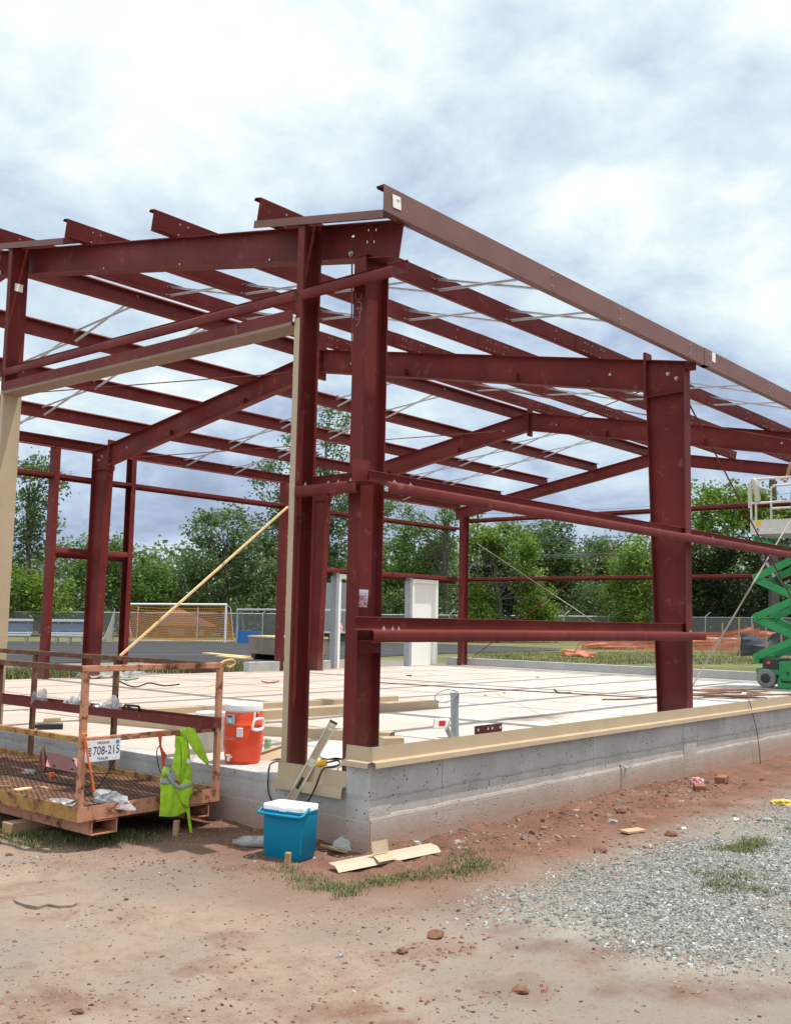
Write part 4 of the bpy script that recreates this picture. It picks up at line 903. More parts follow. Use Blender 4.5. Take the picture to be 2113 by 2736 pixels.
# vent pipe etc. behind the long wall
PVC = mat('grey_pipe', (.26, .29, .30), .5, col2=(.32, .35, .36), nscale=6)
vp = empty('vent_pipe', (3.26, 1.63, 0), 'grey plastic pipe standing out of the slab with a wire loop', 'pipe'); b0 = Vector((3.27, 1.66, -.02)); t0 = onp(1214, 1850, 1, 1.66)
MB().tube([b0, t0-(t0-b0).normalized()*.035, t0-(t0-b0).normalized()*.034, t0], [.044, .044, .050, .050], 18).build('pipe', PVC, vp, smooth=40)
def V(u, v, y=1.6): return onp(1000+u*.4742, 1770+v*.4742, 1, y)
MB().tube(smooth_path([V(468, 165), V(440, 156), V(400, 155), V(355, 175), V(340, 205), V(365, 224), V(410, 224), V(445, 200), V(470, 175), V(474, 200), V(470, 240), V(445, 285), V(425, 330), V(412, 370), V(415, 400)], 5), .005, 6).build('wire', mat('grey_wire', (.17, .18, .2), .6), vp)
o = MB().tube([onp(1206, 1972, 1, 1.62), onp(1193, 1945, 1, 1.62)], .028, 14).build('pipe_stub', PVC, smooth=40); tag(o, 'short grey pipe stub leaning beside the vent pipe', 'pipe')
pk = empty('parcel', (3.85, 2.4, 0), 'small white packet with a red print on the slab', 'packet'); P = onp(1178, 1946, 2, 0)
MB().obox(P+Vector((0, 0, .055)), (.07, -.055, 0), (.03, .035, 0), (.01, 0, .055)).build('packet', PAPERW, pk, bevel=.008); MB().obox(P+Vector((-.028, -.037, .062)), (.030, -.024, 0), (.002, .0025, 0), (.004, 0, .030)).build('red_print', REDT, pk)
for i, (u, yy, w, lb) in enumerate(((1290, .36, .235, 'dark red bolted steel plate standing behind the wall, left one'), (1325, .42, .20, 'dark red bolted steel plate standing behind the wall, right one'))):
    P = onp(u, 1950, 1, yy); zt = onp(u, 1938-4*i, 1, yy).z; e_ = empty('steel_plate', (P.x, yy, 0), lb, 'steel plate', 'steel plates behind the long wall')
    MB().box(P.x-w/2, P.x+w/2, yy, yy+.012, .0, zt).build('plate', STEEL, e_, bevel=.002)
    m = MB()
    for s in (-1, 1): m.tube([(P.x+s*w*.33, yy-.003, zt-.035), (P.x+s*w*.33, yy-.001, zt-.035)], .013, 10)
    m.build('bolt_hole', PAPERW, e_)
o = MB().obox(onp(1045, 1985, 2, .06), (.09, -.05, 0), (.05, .08, 0), (0, 0, .055)).build('trim_offcut', TAN); tag(o, 'short tan trim offcut behind the corner column', 'offcut')
# lumber and rubbish near the lift
LUM = mat('dirty_lumber', (.20, .10, .07), .85, col2=(.30, .17, .12), nscale=4)
lr = random.Random(4)
for i in range(16):
    u, v = lr.uniform(1840, 2110), lr.uniform(1846, 1868); P = onp(u, v, 2, .0); a = lr.uniform(-1.25, -.75); ln_ = lr.uniform(.5, 1.5); P.y = max(P.y, .6)
    o = MB().obox(P+Vector((0, 0, .02+.012*(i % 4))), (ln_*math.cos(a)*.5, ln_*math.sin(a)*.5, lr.uniform(-.02, .03)), (-.05*math.sin(a), .05*math.cos(a), 0), (0, 0, .012)).build('lumber_piece', LUM if i % 4 else PAPERW, bevel=.003)
    tag(o, 'dirty board in the heap of scrap lumber by the scissor lift' if i % 4 else 'whitish board in the heap of scrap lumber by the scissor lift', 'board', 'scrap lumber boards by the lift')
hs = random.Random(11)
for i, (pts, mt, lb, r_) in enumerate((([(1000, 1823), (1200, 1835), (1400, 1846), (1560, 1855), (1760, 1865)], RUST, 'long thin brown hose crossing the slab in front of the frame', .010),
        ([(1480, 1842), (1490, 1850), (1500, 1851), (1525, 1851)], BLACK, 'short bent black rod lying alone on the open slab', .014), ([(1608, 1869), (1680, 1868), (1760, 1862), (1820, 1858)], RUST, 'brown hose beside the frame column base', .012),
        ([(320, 1820), (360, 1835), (400, 1825), (440, 1832), (480, 1828)], BLACK, 'dark hose winding across the slab behind the cage', .012), ([(318, 1816), (350, 1814), (335, 1818), (370, 1812)], mat('green_cord', (.05, .25, .14), .6), 'green cord coiled at the base of the far column', .014),
        ([(700, 1820), (720, 1824), (745, 1820)], mat('orange_cord', (.45, .17, .08), .6), 'short orange cord on the slab beside the wind post', .014))):
    o = MB().tube(smooth_path([onp(u, v, 2, r_) for u, v in pts], 6), r_, 6).build('hose', mt, smooth=60); tag(o, lb, 'hose')
for i, (u, v, s_, c_, lb) in enumerate(((1093, 1806, .06, BLACK, 'small dark scrap on the far slab left of the door'), (1296, 1858, .03, BLACK, 'tiny dark stone on the slab beyond the vent pipe'), (1346, 1852, .03, BLACK, 'tiny dark stone on the middle of the slab'), (1436, 1811, .04, RUST, 'small brown scrap on the slab before the far kerb'), (1150, 1801, .08, PAPERW, 'small white scrap on the slab before the white door'),
        (135, 1948, .14, BLACK, 'black scrap on the slab edge beyond the cage mid rail'), (100, 1945, .09, BLACK, 'small black scrap beside a longer one on the slab'), (140, 1928, .10, PINE, 'yellow wood block on the slab beyond the steel channel'))):
    P = onp(u, v, 2, 0); o = MB().obox(P+Vector((0, 0, s_*.2)), (s_*.8, -s_*.5, 0), (s_*.25, s_*.4, .0), (0, 0, s_*.2)).build('floor_scrap', c_, bevel=.004); tag(o, lb, 'scrap')
o = MB().obox(onp(1540, 1787, 2, .03)-Vector((0, 0, 0)), (.55, -.9, 0), (.05, .03, 0), (0, 0, .03)).build('loose_board', CONC2); tag(o, 'pale board lying in front of the far concrete kerb', 'board')
# ================================================================ GROUND ITEMS NEAR THE CORNER
def G(u, v): return (lambda P: Vector((P.x, P.y, zground(P.x, P.y))))(onp(u, v, 2, -.46))
for (u, v, h, w, lb) in ((768, 2318, .10, .038, 'short wooden stake in front of the blue cool box'), (470, 2235, .12, .04, 'short wooden stake under the lime vest')):
    P = G(u, v); a = .5; m = MB(); m.obox(P+Vector((0, 0, h/2-.05)), (w/2*math.cos(a), w/2*math.sin(a), 0), (-w/2*math.sin(a), w/2*math.cos(a), 0), (.004, 0, h/2+.05)); o = m.build('wooden_stake', WOOD, bevel=.003); tag(o, lb, 'stake')
to = empty('trim_offcut', (0, -.2, -.46), 'folded tan metal trim offcut lying on the ground by the corner', 'offcut'); a0, a1 = G(905, 2322), G(1168, 2282); a0.z += .015; a1.z += .03
dr = (a1-a0).normalized(); sv = Vector((-dr.y, dr.x, .0)); m = MB(); m.sweep(thick([(-.045, -.004), (.0, .030), (.085, .036)], .003), a0-dr*.03, a1, sv, (0, 0, 1)); m.build('trim', mat('bright_tan_metal', (.43, .345, .26), .6), to)
q = a0.lerp(a1, .42); m = MB(); m.obox(q+Vector((.0, .02, .10)), dr*.070, sv*.012+Vector((0, 0, .038)), sv*.002); m.obox(q+Vector((0, -.025, .034)), dr*.075, sv*.040+Vector((0, 0, .016)), Vector((0, 0, .0015))); m.build('bent_piece', TAN, to)
P = G(893, 2278); o = MB().obox(P+Vector((0, 0, .03)), (.05, -.09, -.02), (.018, .012, 0), (0, 0, .006)).build('wood_strip', WOOD); tag(o, 'short wooden strip leaning by the wall corner', 'wood strip')
P = G(672, 2262)+Vector((0, 0, .04)); m = MB(); dv = Vector((.10, -.09, 0)).normalized()
m.tube([P-dv*.14, P-dv*.115, P-dv*.11, P-dv*.06, P+dv*.10, P+dv*.11], [.018, .018, .022, .042, .042, .03], 14); o = m.build('plastic_bottle', PLASTIC_BAG, smooth=45); tag(o, 'clear plastic bottle lying on the ground left of the cool box', 'bottle')
def rock(name, P, s, m_, label, cat, seed, group=None):
    bm = bmesh.new(); bmesh.ops.create_icosphere(bm, subdivisions=2, radius=1); off = Vector((seed*1.7, seed*.3, seed))
    for v in bm.verts: v.co = Vector((v.co.x*s[0], v.co.y*s[1], v.co.z*s[2]))*(1+.5*noise.noise(v.co*1.3+off)+.15*noise.noise(v.co*4+off))
    me = bpy.data.meshes.new(name); bm.to_mesh(me); bm.free(); me.materials.append(m_); o = bpy.data.objects.new(name, me); COL.objects.link(o); o.location = P+Vector((0, 0, s[2]*.35)); o.rotation_euler = (0, 0, seed*1.3); return tag(o, label, cat, group)
ROCKG = mat('grey_stone', (.20, .21, .21), .85, col2=(.32, .33, .32), nscale=14, bump=.4); ROCKW = mat('white_stone', (.60, .58, .54), .8, col2=(.72, .70, .66), nscale=14); ROCKR = mat('red_clod', (.135, .065, .044), .95, col2=(.215, .115, .08), nscale=16, bump=.5, spec=.1)
rock('concrete_rubble', G(925, 2270), (.10, .07, .07), CONC2, 'broken concrete lump at the foot of the wall corner', 'rock', 2)
for i, (u, v, s, m_, lb) in enumerate(((2050, 2195, .085, ROCKG, 'dark grey rock at the right edge of the gravel'), (1825, 2218, .04, ROCKW, 'white stone between the red clay and the gravel'), (1965, 2196, .05, ROCKW, 'white stone beside the dark grey rock'), (1660, 2176, .09, ROCKR, 'red clay lump close to the long wall'), (1635, 2196, .07, ROCKG, 'flat grey stone in front of a red clay lump'),
      (1605, 2285, .10, ROCKR, 'red clay lump at the top of the gravel heap'), (1792, 2235, .09, ROCKR, 'dark red clay lump right of the white stone'), (1165, 2508, .08, ROCKR, 'red clay lump in the middle of the bare earth'), (1075, 2545, .06, ROCKR, 'smaller red clay lump left of another in the foreground'),
      (1390, 2655, .07, ROCKR, 'dark clay lump on the brown stain in the foreground'), (908, 2562, .035, ROCKG, 'dark grey stone alone on the bare earth'), (210, 2712, .045, ROCKR, 'red stone at the bottom left of the bare earth'), (1752, 2352, .045, ROCKG, 'rounded grey stone beside the grass in the gravel'), (2072, 2345, .05, ROCKG, 'rounded grey stone at the far right of the gravel'), (25, 2290, .04, ROCKR, 'red stone on the earth below the cage'), (100, 2292, .03, ROCKG, 'grey stone on the earth below the cage'))):
    rock('stone', G(u, v), (s*.62, s*.5, s*.32), m_, lb, 'stone', i+5)
for i, (u, v, a, lb) in enumerate(((1928, 2092, .2, 'red brick lying on edge by the pilaster'), (1868, 2110, .5, 'red brick half buried below the red wrapper'))):
    P = G(u, v); o = MB().obox(P+Vector((0, 0, .03)), (.12*math.cos(a), .12*math.sin(a), 0), (-.055*math.sin(a), .055*math.cos(a), 0), (0, 0, .035)).build('brick', BRICK, bevel=.004); tag(o, lb, 'brick')
crumple('food_wrapper', G(1862, 2096)+Vector((0, 0, .03)), .07, .05, .05, mat('wrapper_red', (.50, .03, .03), .4, col2=(.65, .60, .58), nscale=22), 'crumpled red and white wrapper by the long wall', 'wrapper', 77)
crumple('yellow_rag', G(2090, 2150), .12, .08, .05, mat('rag_yellow', (.62, .40, .10), .8), 'crumpled yellow rag at the right edge of the gravel', 'rag', 78)
P = G(1690, 2226); o = MB().obox(P+Vector((0, 0, .015)), (.10, -.03, 0), (.02, .05, 0), (0, 0, .008)).build('wood_scrap', mat('pinkish_wood', (.50, .30, .20), .8)); tag(o, 'pinkish wood scrap on the red clay', 'wood scrap')
P0, P1 = onp(2000, 1872, 1, -.02), onp(2032, 2058, 1, -.06); o = MB().tube(smooth_path([onp(1990, 1868, 1, .1), P0, P0.lerp(P1, .5)+Vector((.03, -.02, 0)), P1], 6), .005, 5).build('loose_wire', RUST); tag(o, 'thin brown wire hanging down the long wall', 'wire')

# ================================================================ SCISSOR LIFT AND WORKER
lf = empty('scissor_lift', (16.0, 1.8, 0), 'green scissor lift with white railed platform standing on the slab', 'scissor lift')
XF = 15.46                                                  # side nearest the camera
def LY(u): return onp(u, 1700, 0, XF).y
def LZ(v, u=2060): return onp(u, v, 0, XF).z
lx0, lx1 = XF+.03, XF+1.12; yL = LY(2016); zb = [.62, 1.44, 2.26, 3.10]; yR = yL-1.72
for xx, nm in ((lx0+.05, 'a'), (lx1-.05, 'b')):
    for k in range(3):
        for (a, b, dx) in (((yL, zb[k]), (yR, zb[k+1]), 0), ((yL, zb[k+1]), (yR, zb[k]), .055)):
            m = MB(); m.bar((xx+dx, a[0]+.05, a[1]-.02), (xx+dx, b[0]-.05, b[1]+(.02 if b[1] > a[1] else -.02)), .04, .145, (1, 0, 0)); 
            m = MB(); A_, B_ = Vector((xx+dx, a[0]+.05, a[1])), Vector((xx+dx, b[0]-.05, b[1])); d = (B_-A_).normalized(); u_ = Vector((1, 0, 0)).cross(d).normalized(); m.obox((A_+B_)/2, (B_-A_)/2, Vector((.02, 0, 0)), u_*.072); m.build('scissor_arm', LIFTG, lf, bevel=.006)
for k, z in enumerate(zb):
    for y in (yL, yR): MB().tube([(lx0, y, z), (lx1, y, z)], .03, 10).build('pivot_pin', LIFTG, lf, smooth=50)
MB().tube([(XF+.5, yL-.25, 2.30), (XF+.5, yL-.62, 1.75)], .045, 10).build('lift_cylinder', LIFTD, lf, smooth=50); MB().tube([(XF+.5, yL-.08, 2.62), (XF+.5, yL-.26, 2.28)], .028, 10).build('cylinder_rod', GALV, lf, smooth=50)
m = MB(); m.box(XF+.02, XF+1.12, yR-.05, LY(2076), .16, .56); m.box(XF+.06, XF+1.08, LY(2076), yL+.02, .28, .40); m.build('chassis', LIFTG, lf, bevel=.02)
m = MB(); m.box(XF+.008, XF+.02, yR+.1, LY(2082), .20, .50); m.build('side_cover', LIFTG, lf, bevel=.004)
MB().box(XF+.000, XF+.010, LY(2104), LY(2098), .30, .36).build('cover_latch', BLACK, lf)
MB().box(XF+.05, XF+1.07, LY(2074), LY(2032), .40, .60).build('engine_bay', LIFTD, lf, bevel=.01); MB().box(XF+.042, XF+.05, LY(2053), LY(2044), .50, .56).build('warning_sticker', ORANGE, lf)
m = MB(); m.box(XF+.0, XF+.03, LY(2083), LY(2074), .02, .22).box(XF, XF+.03, yR, LY(2083), .02, .13); m.build('pothole_guard', LIFTG, lf)
m = MB(); m.box(XF+.05, XF+1.08, yL-.06, yL+.06, .50, .66); m.build('arm_base', LIFTG, lf, bevel=.01)
for yy in (LY(2041), yR+.35):
    for xx in (XF+.02, XF+.95):
        w_ = MB().lathe([(.10, 0), (.16, .0), (.195, .02), (.205, .06), (.205, .12), (.195, .16), (.16, .18), (.10, .18)], (xx, yy, .205), 36, ax=(1, 0, 0)).build('wheel', TREAD, lf, smooth=40)
        MB().lathe([(.02, -.006), (.095, -.006), (.105, .002), (.105, .18)], (xx, yy, .205), 24, ax=(1, 0, 0)).build('rim', LIFTD, w_, smooth=40)
pz = 3.24; py1, py0 = LY(2011)+.0, LY(2011)-2.5
m = MB(); m.box(XF+.0, XF+1.15, py0, py1, pz-.06, pz); m.build('platform_floor', GREYP, lf)
LW = mat('lift_white', (.62, .61, .56), .5, col2=(.52, .51, .47), nscale=6)
m = MB(); m.box(XF-.01, XF+.0, py0, py1, pz-.06, pz+.24); m.box(XF+1.15, XF+1.16, py0, py1, pz-.06, pz+.24); m.box(XF, XF+1.15, py1, py1+.01, pz-.06, pz+.24); m.build('toe_board', LW, lf)
for xx in (XF-.005, XF+1.155):
    for z in (pz+.60, pz+1.10): MB().tube([(xx, py0, z), (xx, py1-(.06 if z > pz+1 else 0), z)], .024, 8).build('guard_rail', LW, lf, smooth=50)
    for y in (py1, py1-1.25, py0): MB().tube(smooth_path([(xx, y, pz), (xx, y, pz+.95), (xx, y-.02, pz+1.06), (xx, y-.08, pz+1.10)], 4), .024, 8).build('rail_post', LW, lf, smooth=50)
MB().tube([(XF, py1, pz+1.0), (XF+1.15, py1, pz+1.0)], .024, 8).build('guard_rail', LW, lf, smooth=50); MB().tube([(XF, py1-.10, pz+.1), (XF, py1-.10, pz+1.06)], .024, 8).build('rail_post', LW, lf, smooth=50)
MB().box(XF-.016, XF-.011, LY(2038), LY(2021), LZ(1405, 2030), LZ(1389, 2030)).build('warning_label', YELLOW, lf)
text('lettering', 'PC 115', .085, mat('print_white', (.78, .78, .76), .5), lf, (XF-.0115, LY(2052), LZ(1415, 2052)), (0, -1, 0), (0, 0, 1))
MB().box(XF-.014, XF-.011, LY(2030), LY(2027), LZ(1418, 2029), LZ(1411, 2029)).build('slot_mark', BLACK, lf)
rg = MB(); rg.tube(smooth_path([(XF-.01, py1-.04, pz+1.10), (XF-.03, py1-.10, pz+1.05), (XF-.03, py1-.13, pz+.85), (XF-.03, py1-.17, pz+.62)], 5), [.02]+[.05]*6+[.06]*5+[.055]*3+[.01], 8); o = rg.build('rag', mat('dirty_cloth', (.52, .48, .42), .9), smooth=60); tag(o, 'pale rag hung over the lift platform corner rail', 'rag')
rg = MB(); rg.tube(smooth_path([(XF+.30, py1-.03, pz+1.10), (XF+.05, py1+.03, pz+1.04), (XF-.02, py1+.035, pz+.80), (XF-.02, py1+.03, pz+.5)], 5), .022, 6); o = rg.build('rope', mat('pale_rope', (.6, .56, .48), .9), smooth=60); tag(o, 'pale rope draped over the end of the lift platform', 'rope')
# worker, seen at the very edge of the photograph
def skin(name, verts, edges, rad, m_, parent, loc, rz):
    me = bpy.data.meshes.new(name); me.from_pydata(verts, edges, []); o = bpy.data.objects.new(name, me); COL.objects.link(o); me.materials.append(m_)
    sm = o.modifiers.new('skin', 'SKIN'); sm.use_smooth_shade = True
    for i, r_ in enumerate(rad):
        me.skin_vertices[0].data[i].radius = r_ if isinstance(r_, tuple) else (r_, r_)
    me.skin_vertices[0].data[0].use_root = True
    sb = o.modifiers.new('sub', 'SUBSURF'); sb.levels = 2; sb.render_levels = 2
    o.location = loc; o.rotation_euler = (0, 0, rz)
    dg = bpy.context.evaluated_depsgraph_get(); me2 = bpy.data.meshes.new_from_object(o.evaluated_get(dg)); o.modifiers.clear(); o.data = me2
    if len(me2.materials) == 0: me2.materials.append(m_)
    bpy.context.view_layer.update()
    if parent: o.parent = parent; o.matrix_parent_inverse = parent.matrix_world.inverted()
    return o
SKIN = mat('skin', (.42, .22, .145), .55, col2=(.47, .26, .175), nscale=9); JEAN = mat('blue_denim', (.10, .125, .19), .85, col2=(.15, .18, .25), nscale=14)
HAIR = mat('dark_hair', (.04, .025, .018), .7); BOOT = mat('boot_leather', (.16, .09, .05), .7)
WPOS = Vector((XF+.42, LY(2123), pz+.0)); RZ = R(170)       # local +X is his front
V_ = [(0, 0, .96), (.005, 0, 1.06), (-.005, 0, 1.20), (.0, 0, 1.36), (.0, 0, 1.47), (.012, 0, 1.54), (.03, 0, 1.62), (.035, 0, 1.70), (.02, 0, 1.76),
      (0, .17, 1.43), (.02, .235, 1.20), (.17, .22, 1.05), (.26, .20, 1.08), (0, -.17, 1.43), (.02, -.235, 1.20), (.17, -.22, 1.05), (.26, -.20, 1.08),
      (0, .09, .92), (.025, .10, .50), (-.015, .105, .09), (.11, .115, .04), (0, -.09, .92), (.03, -.10, .50), (-.01, -.105, .09), (.11, -.115, .04)]
E_ = [(0, 1), (1, 2), (2, 3), (3, 4), (4, 5), (5, 6), (6, 7), (7, 8), (3, 9), (9, 10), (10, 11), (11, 12), (3, 13), (13, 14), (14, 15), (15, 16), (0, 17), (17, 18), (18, 19), (19, 20), (0, 21), (21, 22), (22, 23), (23, 24)]
R_ = [(.115, .15), (.10, .14), (.115, .155), (.12, .165), (.075, .09), .052, (.085, .072), (.088, .074), (.055, .05), .062, .045, .036, .03, .062, .045, .036, .03, .095, .066, .045, .035, .095, .066, .045, .035]
pe = skin('person', V_, E_, R_, SKIN, None, WPOS, RZ); tag(pe, 'person without a shirt in blue jeans standing on the lift platform', 'person')
M_ = pe.matrix_world
def wp(p): return M_ @ Vector(p)
jv = [(0, 0, .965), (.004, 0, 1.03), (0, .09, .90), (.025, .10, .50), (-.012, .105, .10), (0, -.09, .90), (.03, -.10, .50), (-.008, -.105, .10)]
skin('jeans', jv, [(0, 1), (0, 2), (2, 3), (3, 4), (0, 5), (5, 6), (6, 7)], [(.13, .165), (.118, .158), .108, .080, .064, .108, .080, .064], JEAN, pe, WPOS, RZ)
for s in (-1, 1):
    skin('boot', [(-.03, s*.108, .12), (-.02, s*.108, .05), (.08, s*.115, .045), (.16, s*.12, .04)], [(0, 1), (1, 2), (2, 3)], [.062, .06, .052, .04], BOOT, pe, WPOS, RZ)
    # fingers closed on the rail
    for k in range(4):
        b = (.27, s*(.175+.017*k), 1.09); skin('finger', [b, (.31, b[1], 1.105-.004*abs(k-1)), (.335, b[1], 1.085), (.325, b[1], 1.058)], [(0, 1), (1, 2), (2, 3)], [.010, .0095, .009, .008], SKIN, pe, WPOS, RZ)
    skin('thumb', [(.25, s*.175, 1.075), (.285, s*.165, 1.06), (.315, s*.172, 1.062)], [(0, 1), (1, 2)], [.011, .010, .009], SKIN, pe, WPOS, RZ)
    skin('ear', [(.02, s*.073, 1.645), (.012, s*.085, 1.67), (.018, s*.08, 1.69)], [(0, 1), (1, 2)], [.012, .014, .010], SKIN, pe, WPOS, RZ)
    skin('eye', [(.112, s*.03, 1.675), (.116, s*.03, 1.675)], [(0, 1)], [.010, .009], BLACK, pe, WPOS, RZ)
skin('nose', [(.112, 0, 1.675), (.135, 0, 1.645), (.12, 0, 1.635)], [(0, 1), (1, 2)], [.010, .014, .012], SKIN, pe, WPOS, RZ)
skin('mouth', [(.112, -.02, 1.605), (.118, 0, 1.603), (.112, .02, 1.605)], [(0, 1), (1, 2)], [.006, .008, .006], mat('lip', (.35, .12, .10), .5), pe, WPOS, RZ)
skin('hair', [(-.03, 0, 1.66), (-.035, 0, 1.72), (.0, 0, 1.775), (.06, 0, 1.77)], [(0, 1), (1, 2), (2, 3)], [.075, .085, .075, .055], HAIR, pe, WPOS, RZ)

# ================================================================ BEYOND THE BUILDING
def Z0(p): return zfun(p.x, p.y)
def onz(u, v, d): p = at(u, v, d); return p
def base(u, d):                                             # point on the ground at depth d along column u
    p = at(u, 1368, d); return Vector((p.x, p.y, Z0(p)))
# diagonal brace timber in the far wall
bt = MB().bar(onp(769, 1354, 1, FY-.32), onp(322, 1752, 1, FY-.32)+Vector((-.0, 0, -.0)), .040, .048, (0, 1, 0)).build('brace_timber', PINE); tag(bt, 'long pale timber brace leaning diagonally against the far door post', 'timber')
# concrete bin, planks, block near the track
cb = empty('concrete_box', (19, 20, 0), 'large brown concrete box with a plywood lid at the edge of the track', 'box'); p0 = onground(663, 1762); dp = (p0-CP).dot(fw); p1 = base(757, dp*.975); zt = at(663, 1702, dp).z
dr = (p1-p0); dr.z = 0; bk_ = Vector((dr.y, -dr.x, 0)).normalized()*-1
if bk_.dot(Vector((fw.x, fw.y, 0))) < 0: bk_ = -bk_
m = MB(); c = p0+dr*.62+bk_*.8; m.obox(Vector((c.x, c.y, (p0.z+.2+zt)/2)), dr*.62, bk_*.8, (0, 0, (zt-p0.z-.2)/2)); m.build('body', mat('brown_concrete', (.17, .135, .11), .9, col2=(.235, .19, .155), nscale=3, bump=.3), cb, bevel=.02)
MB().obox(Vector((c.x, c.y, zt+.03)), dr*.63, bk_*.82, (0, 0, .025)).build('plywood_lid', PINE, cb)
m = MB()
for s in (-.45, .45): m.obox(Vector((c.x, c.y, p0.z+.10))+dr*s, dr*.06, bk_*.8, (0, 0, .11))
m.build('bearer', BLACK, cb)
for i, (u0, v0, u1, v1, lb) in enumerate(((552, 1749, 664, 1760, 'upper pale plank lying left of the brown concrete box'), (590, 1757, 664, 1764, 'lower pale plank lying left of the brown concrete box'))):
    a, b = onground(u0, v0), onground(u1, v1); o = MB().bar(a+Vector((0, 0, .05)), b+Vector((0, 0, .05)), .35, .05).build('plank', PINE); tag(o, lb, 'plank')
P = onground(536, 1801); o = MB().obox(P+Vector((0, 0, .07)), (.22, -.24, 0), (.12, .12, 0), (0, 0, .07)).build('brick_stack', mat('dark_brick', (.12, .06, .045), .9)); tag(o, 'dark bricks lying on the grass beyond the slab edge', 'bricks')
o = MB().box(12.14, 12.30, 12.35, 12.38, 0, .97).build('panel_strip', GREYP); tag(o, 'upright pale grey strip leaning by the far frame column', 'panel'); o.parent = None
P = Vector((6.3, 12.4, 0)); sheet('plastic_sheet', P, 1.3, .5, PLASTIC_BAG, 'crumpled plastic sheet at the foot of the far left column', 'plastic sheet', 5, .1, .12)
P = onp(612, 1790, 1, 1.585); 
m = MB(); m.tube(smooth_path([(-.13, 1.59, .86), (-.06, 1.60, .885), (.02, 1.6, .89), (.04, 1.6, .86), (-.02, 1.6, .83), (-.05, 1.6, .85)], 6), .012, 8); m.tube([(-.10, 1.60, .875), (.04, 1.62, .86)], .014, 6); o = m.build('rope_coil', mat('tan_rope', (.50, .33, .14), .85), smooth=60); tag(o, 'tan strap end tied on the cage top rail corner', 'strap')
# soccer goals
GW = mat('goal_white', (.70, .71, .72), .4); NETY = mat('goal_net', (.58, .23, .04), .8); GB = mat('goal_blue', (.03, .14, .42), .5)
def net(m, fn, nu, nv, r_=.0155):
    for i in range(nu+1): 
        pts = [fn(i/nu, j/nv) for j in range(nv+1)]; m.tube(pts, r_, 3, cap=False)
    for j in range(nv+1): m.tube([fn(i/nu, j/nv) for i in range(nu+1)], r_, 3, cap=False)
def goal(u0, u1, vb, d0, d1, h, name, label, m_, netm, depth=2.0, base_bar=False):
    a, b = base(u0, d0), base(u1, d1); dr = (b-a); dr.z = 0; w = dr.length; dr.normalize(); bk2 = Vector((-dr.y, dr.x, 0)); 
    if bk2.dot(Vector((fw.x, fw.y, 0))) < 0: bk2 = -bk2
    g_ = empty(name, tuple((a+b)/2), label, 'soccer goal'); Zv = Vector((0, 0, 1))
    for p in (a, b): MB().tube([p, p+Zv*h], .07, 8).build('post', m_, g_, smooth=50)
    MB().tube([a+Zv*h-dr*.06, b+Zv*h+dr*.06], .07, 8).build('crossbar', m_, g_, smooth=50)
    m = MB()
    for p in (a, b): m.tube([p+Zv*h, p+Zv*(h-.2)+bk2*depth*.5, p+bk2*depth], .035, 6)
    m.tube([a+bk2*depth+Zv*.05, b+bk2*depth+Zv*.05], .035, 6); m.build('back_frame', m_, g_, smooth=50)
    if netm:
        m = MB(); net(m, lambda s, t: a+dr*w*s+bk2*(depth*(t**.8))*(.75+.25*abs(2*s-1))+Zv*(h*(1-t)-.55*math.sin(math.pi*t)*math.sin(math.pi*s)*(1-t)), 56, 18)
        for p in (a, b): net(m, lambda s, t: p+bk2*depth*s*t+Zv*h*(1-t), 6, 14)
        m.build('net', netm, g_)
    if base_bar:
        for p in (a, ): MB().obox(p+Zv*.4+dr*.75+bk2*.2, dr*.75, bk2*.15, Zv*.40).build('weight_box', GB, g_)
    return g_
goal(338, 614, 1713, 70, 69, 2.5, 'soccer_goal', 'white soccer goal with a sagging orange net beyond the track', GW, NETY)
goal(645, 900, 1712, 68, 66, 2.15, 'soccer_goal', 'bare pale soccer goal with a blue weight box at its post', GREYP, None, 1.2, True)
o = MB(); a, b = base(285, 69), base(320, 70)
net(o, lambda s, t: a.lerp(b, s)+Vector((0, 0, 1))*(2.2*(s**1.6))*(1-t), 14, 14, .02); o = o.build('loose_net', mat('grey_net', (.36, .35, .31), .9)); tag(o, 'grey loose net hanging behind the far door post', 'net')
# bench rows beside the track
BEN = mat('bench_aluminium', (.62, .64, .68), .4, .4); BND = mat('bench_dark_blue', (.16, .18, .23), .6)  # plain seat metal, darker blue grey backrests
def bench(u0, u1, d, label, y0):
    a, b = base(u0, d), base(u1, d); dr = (b-a).normalized(); bk2 = Vector((-dr.y, dr.x, 0)); Zv = Vector((0, 0, 1)); c = (a+b)/2; hl_ = (b-a)/2
    if bk2.dot(Vector((fw.x, fw.y, 0))) < 0: bk2 = -bk2
    e_ = empty('team_bench', tuple(c), label, 'bench')
    MB().obox(c+Zv*.50, hl_, bk2*.14, Zv*.05).build('seat', BEN, e_, bevel=.01)
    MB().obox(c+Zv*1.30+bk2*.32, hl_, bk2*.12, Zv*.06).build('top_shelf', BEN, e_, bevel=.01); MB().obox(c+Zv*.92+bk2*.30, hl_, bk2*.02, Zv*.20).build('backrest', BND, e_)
    MB().obox(c+Zv*.63+bk2*.30, hl_, bk2*.02, Zv*.04).build('lower_rail', BEN, e_)
    for s in (-.9, -.3, .3, .9):
        m = MB(); q = c+hl_*s; m.bar(q-bk2*.1, q+Zv*.46-bk2*.05, .06, .06); m.bar(q+bk2*.35, q+Zv*1.25+bk2*.32, .06, .06); m.build('leg', GREYP, e_)
bench(-120, 100, 56, 'long aluminium team bench at the left behind the tan jamb', 0); bench(128, 244, 56.5, 'aluminium team bench left of the far frame column', 0)
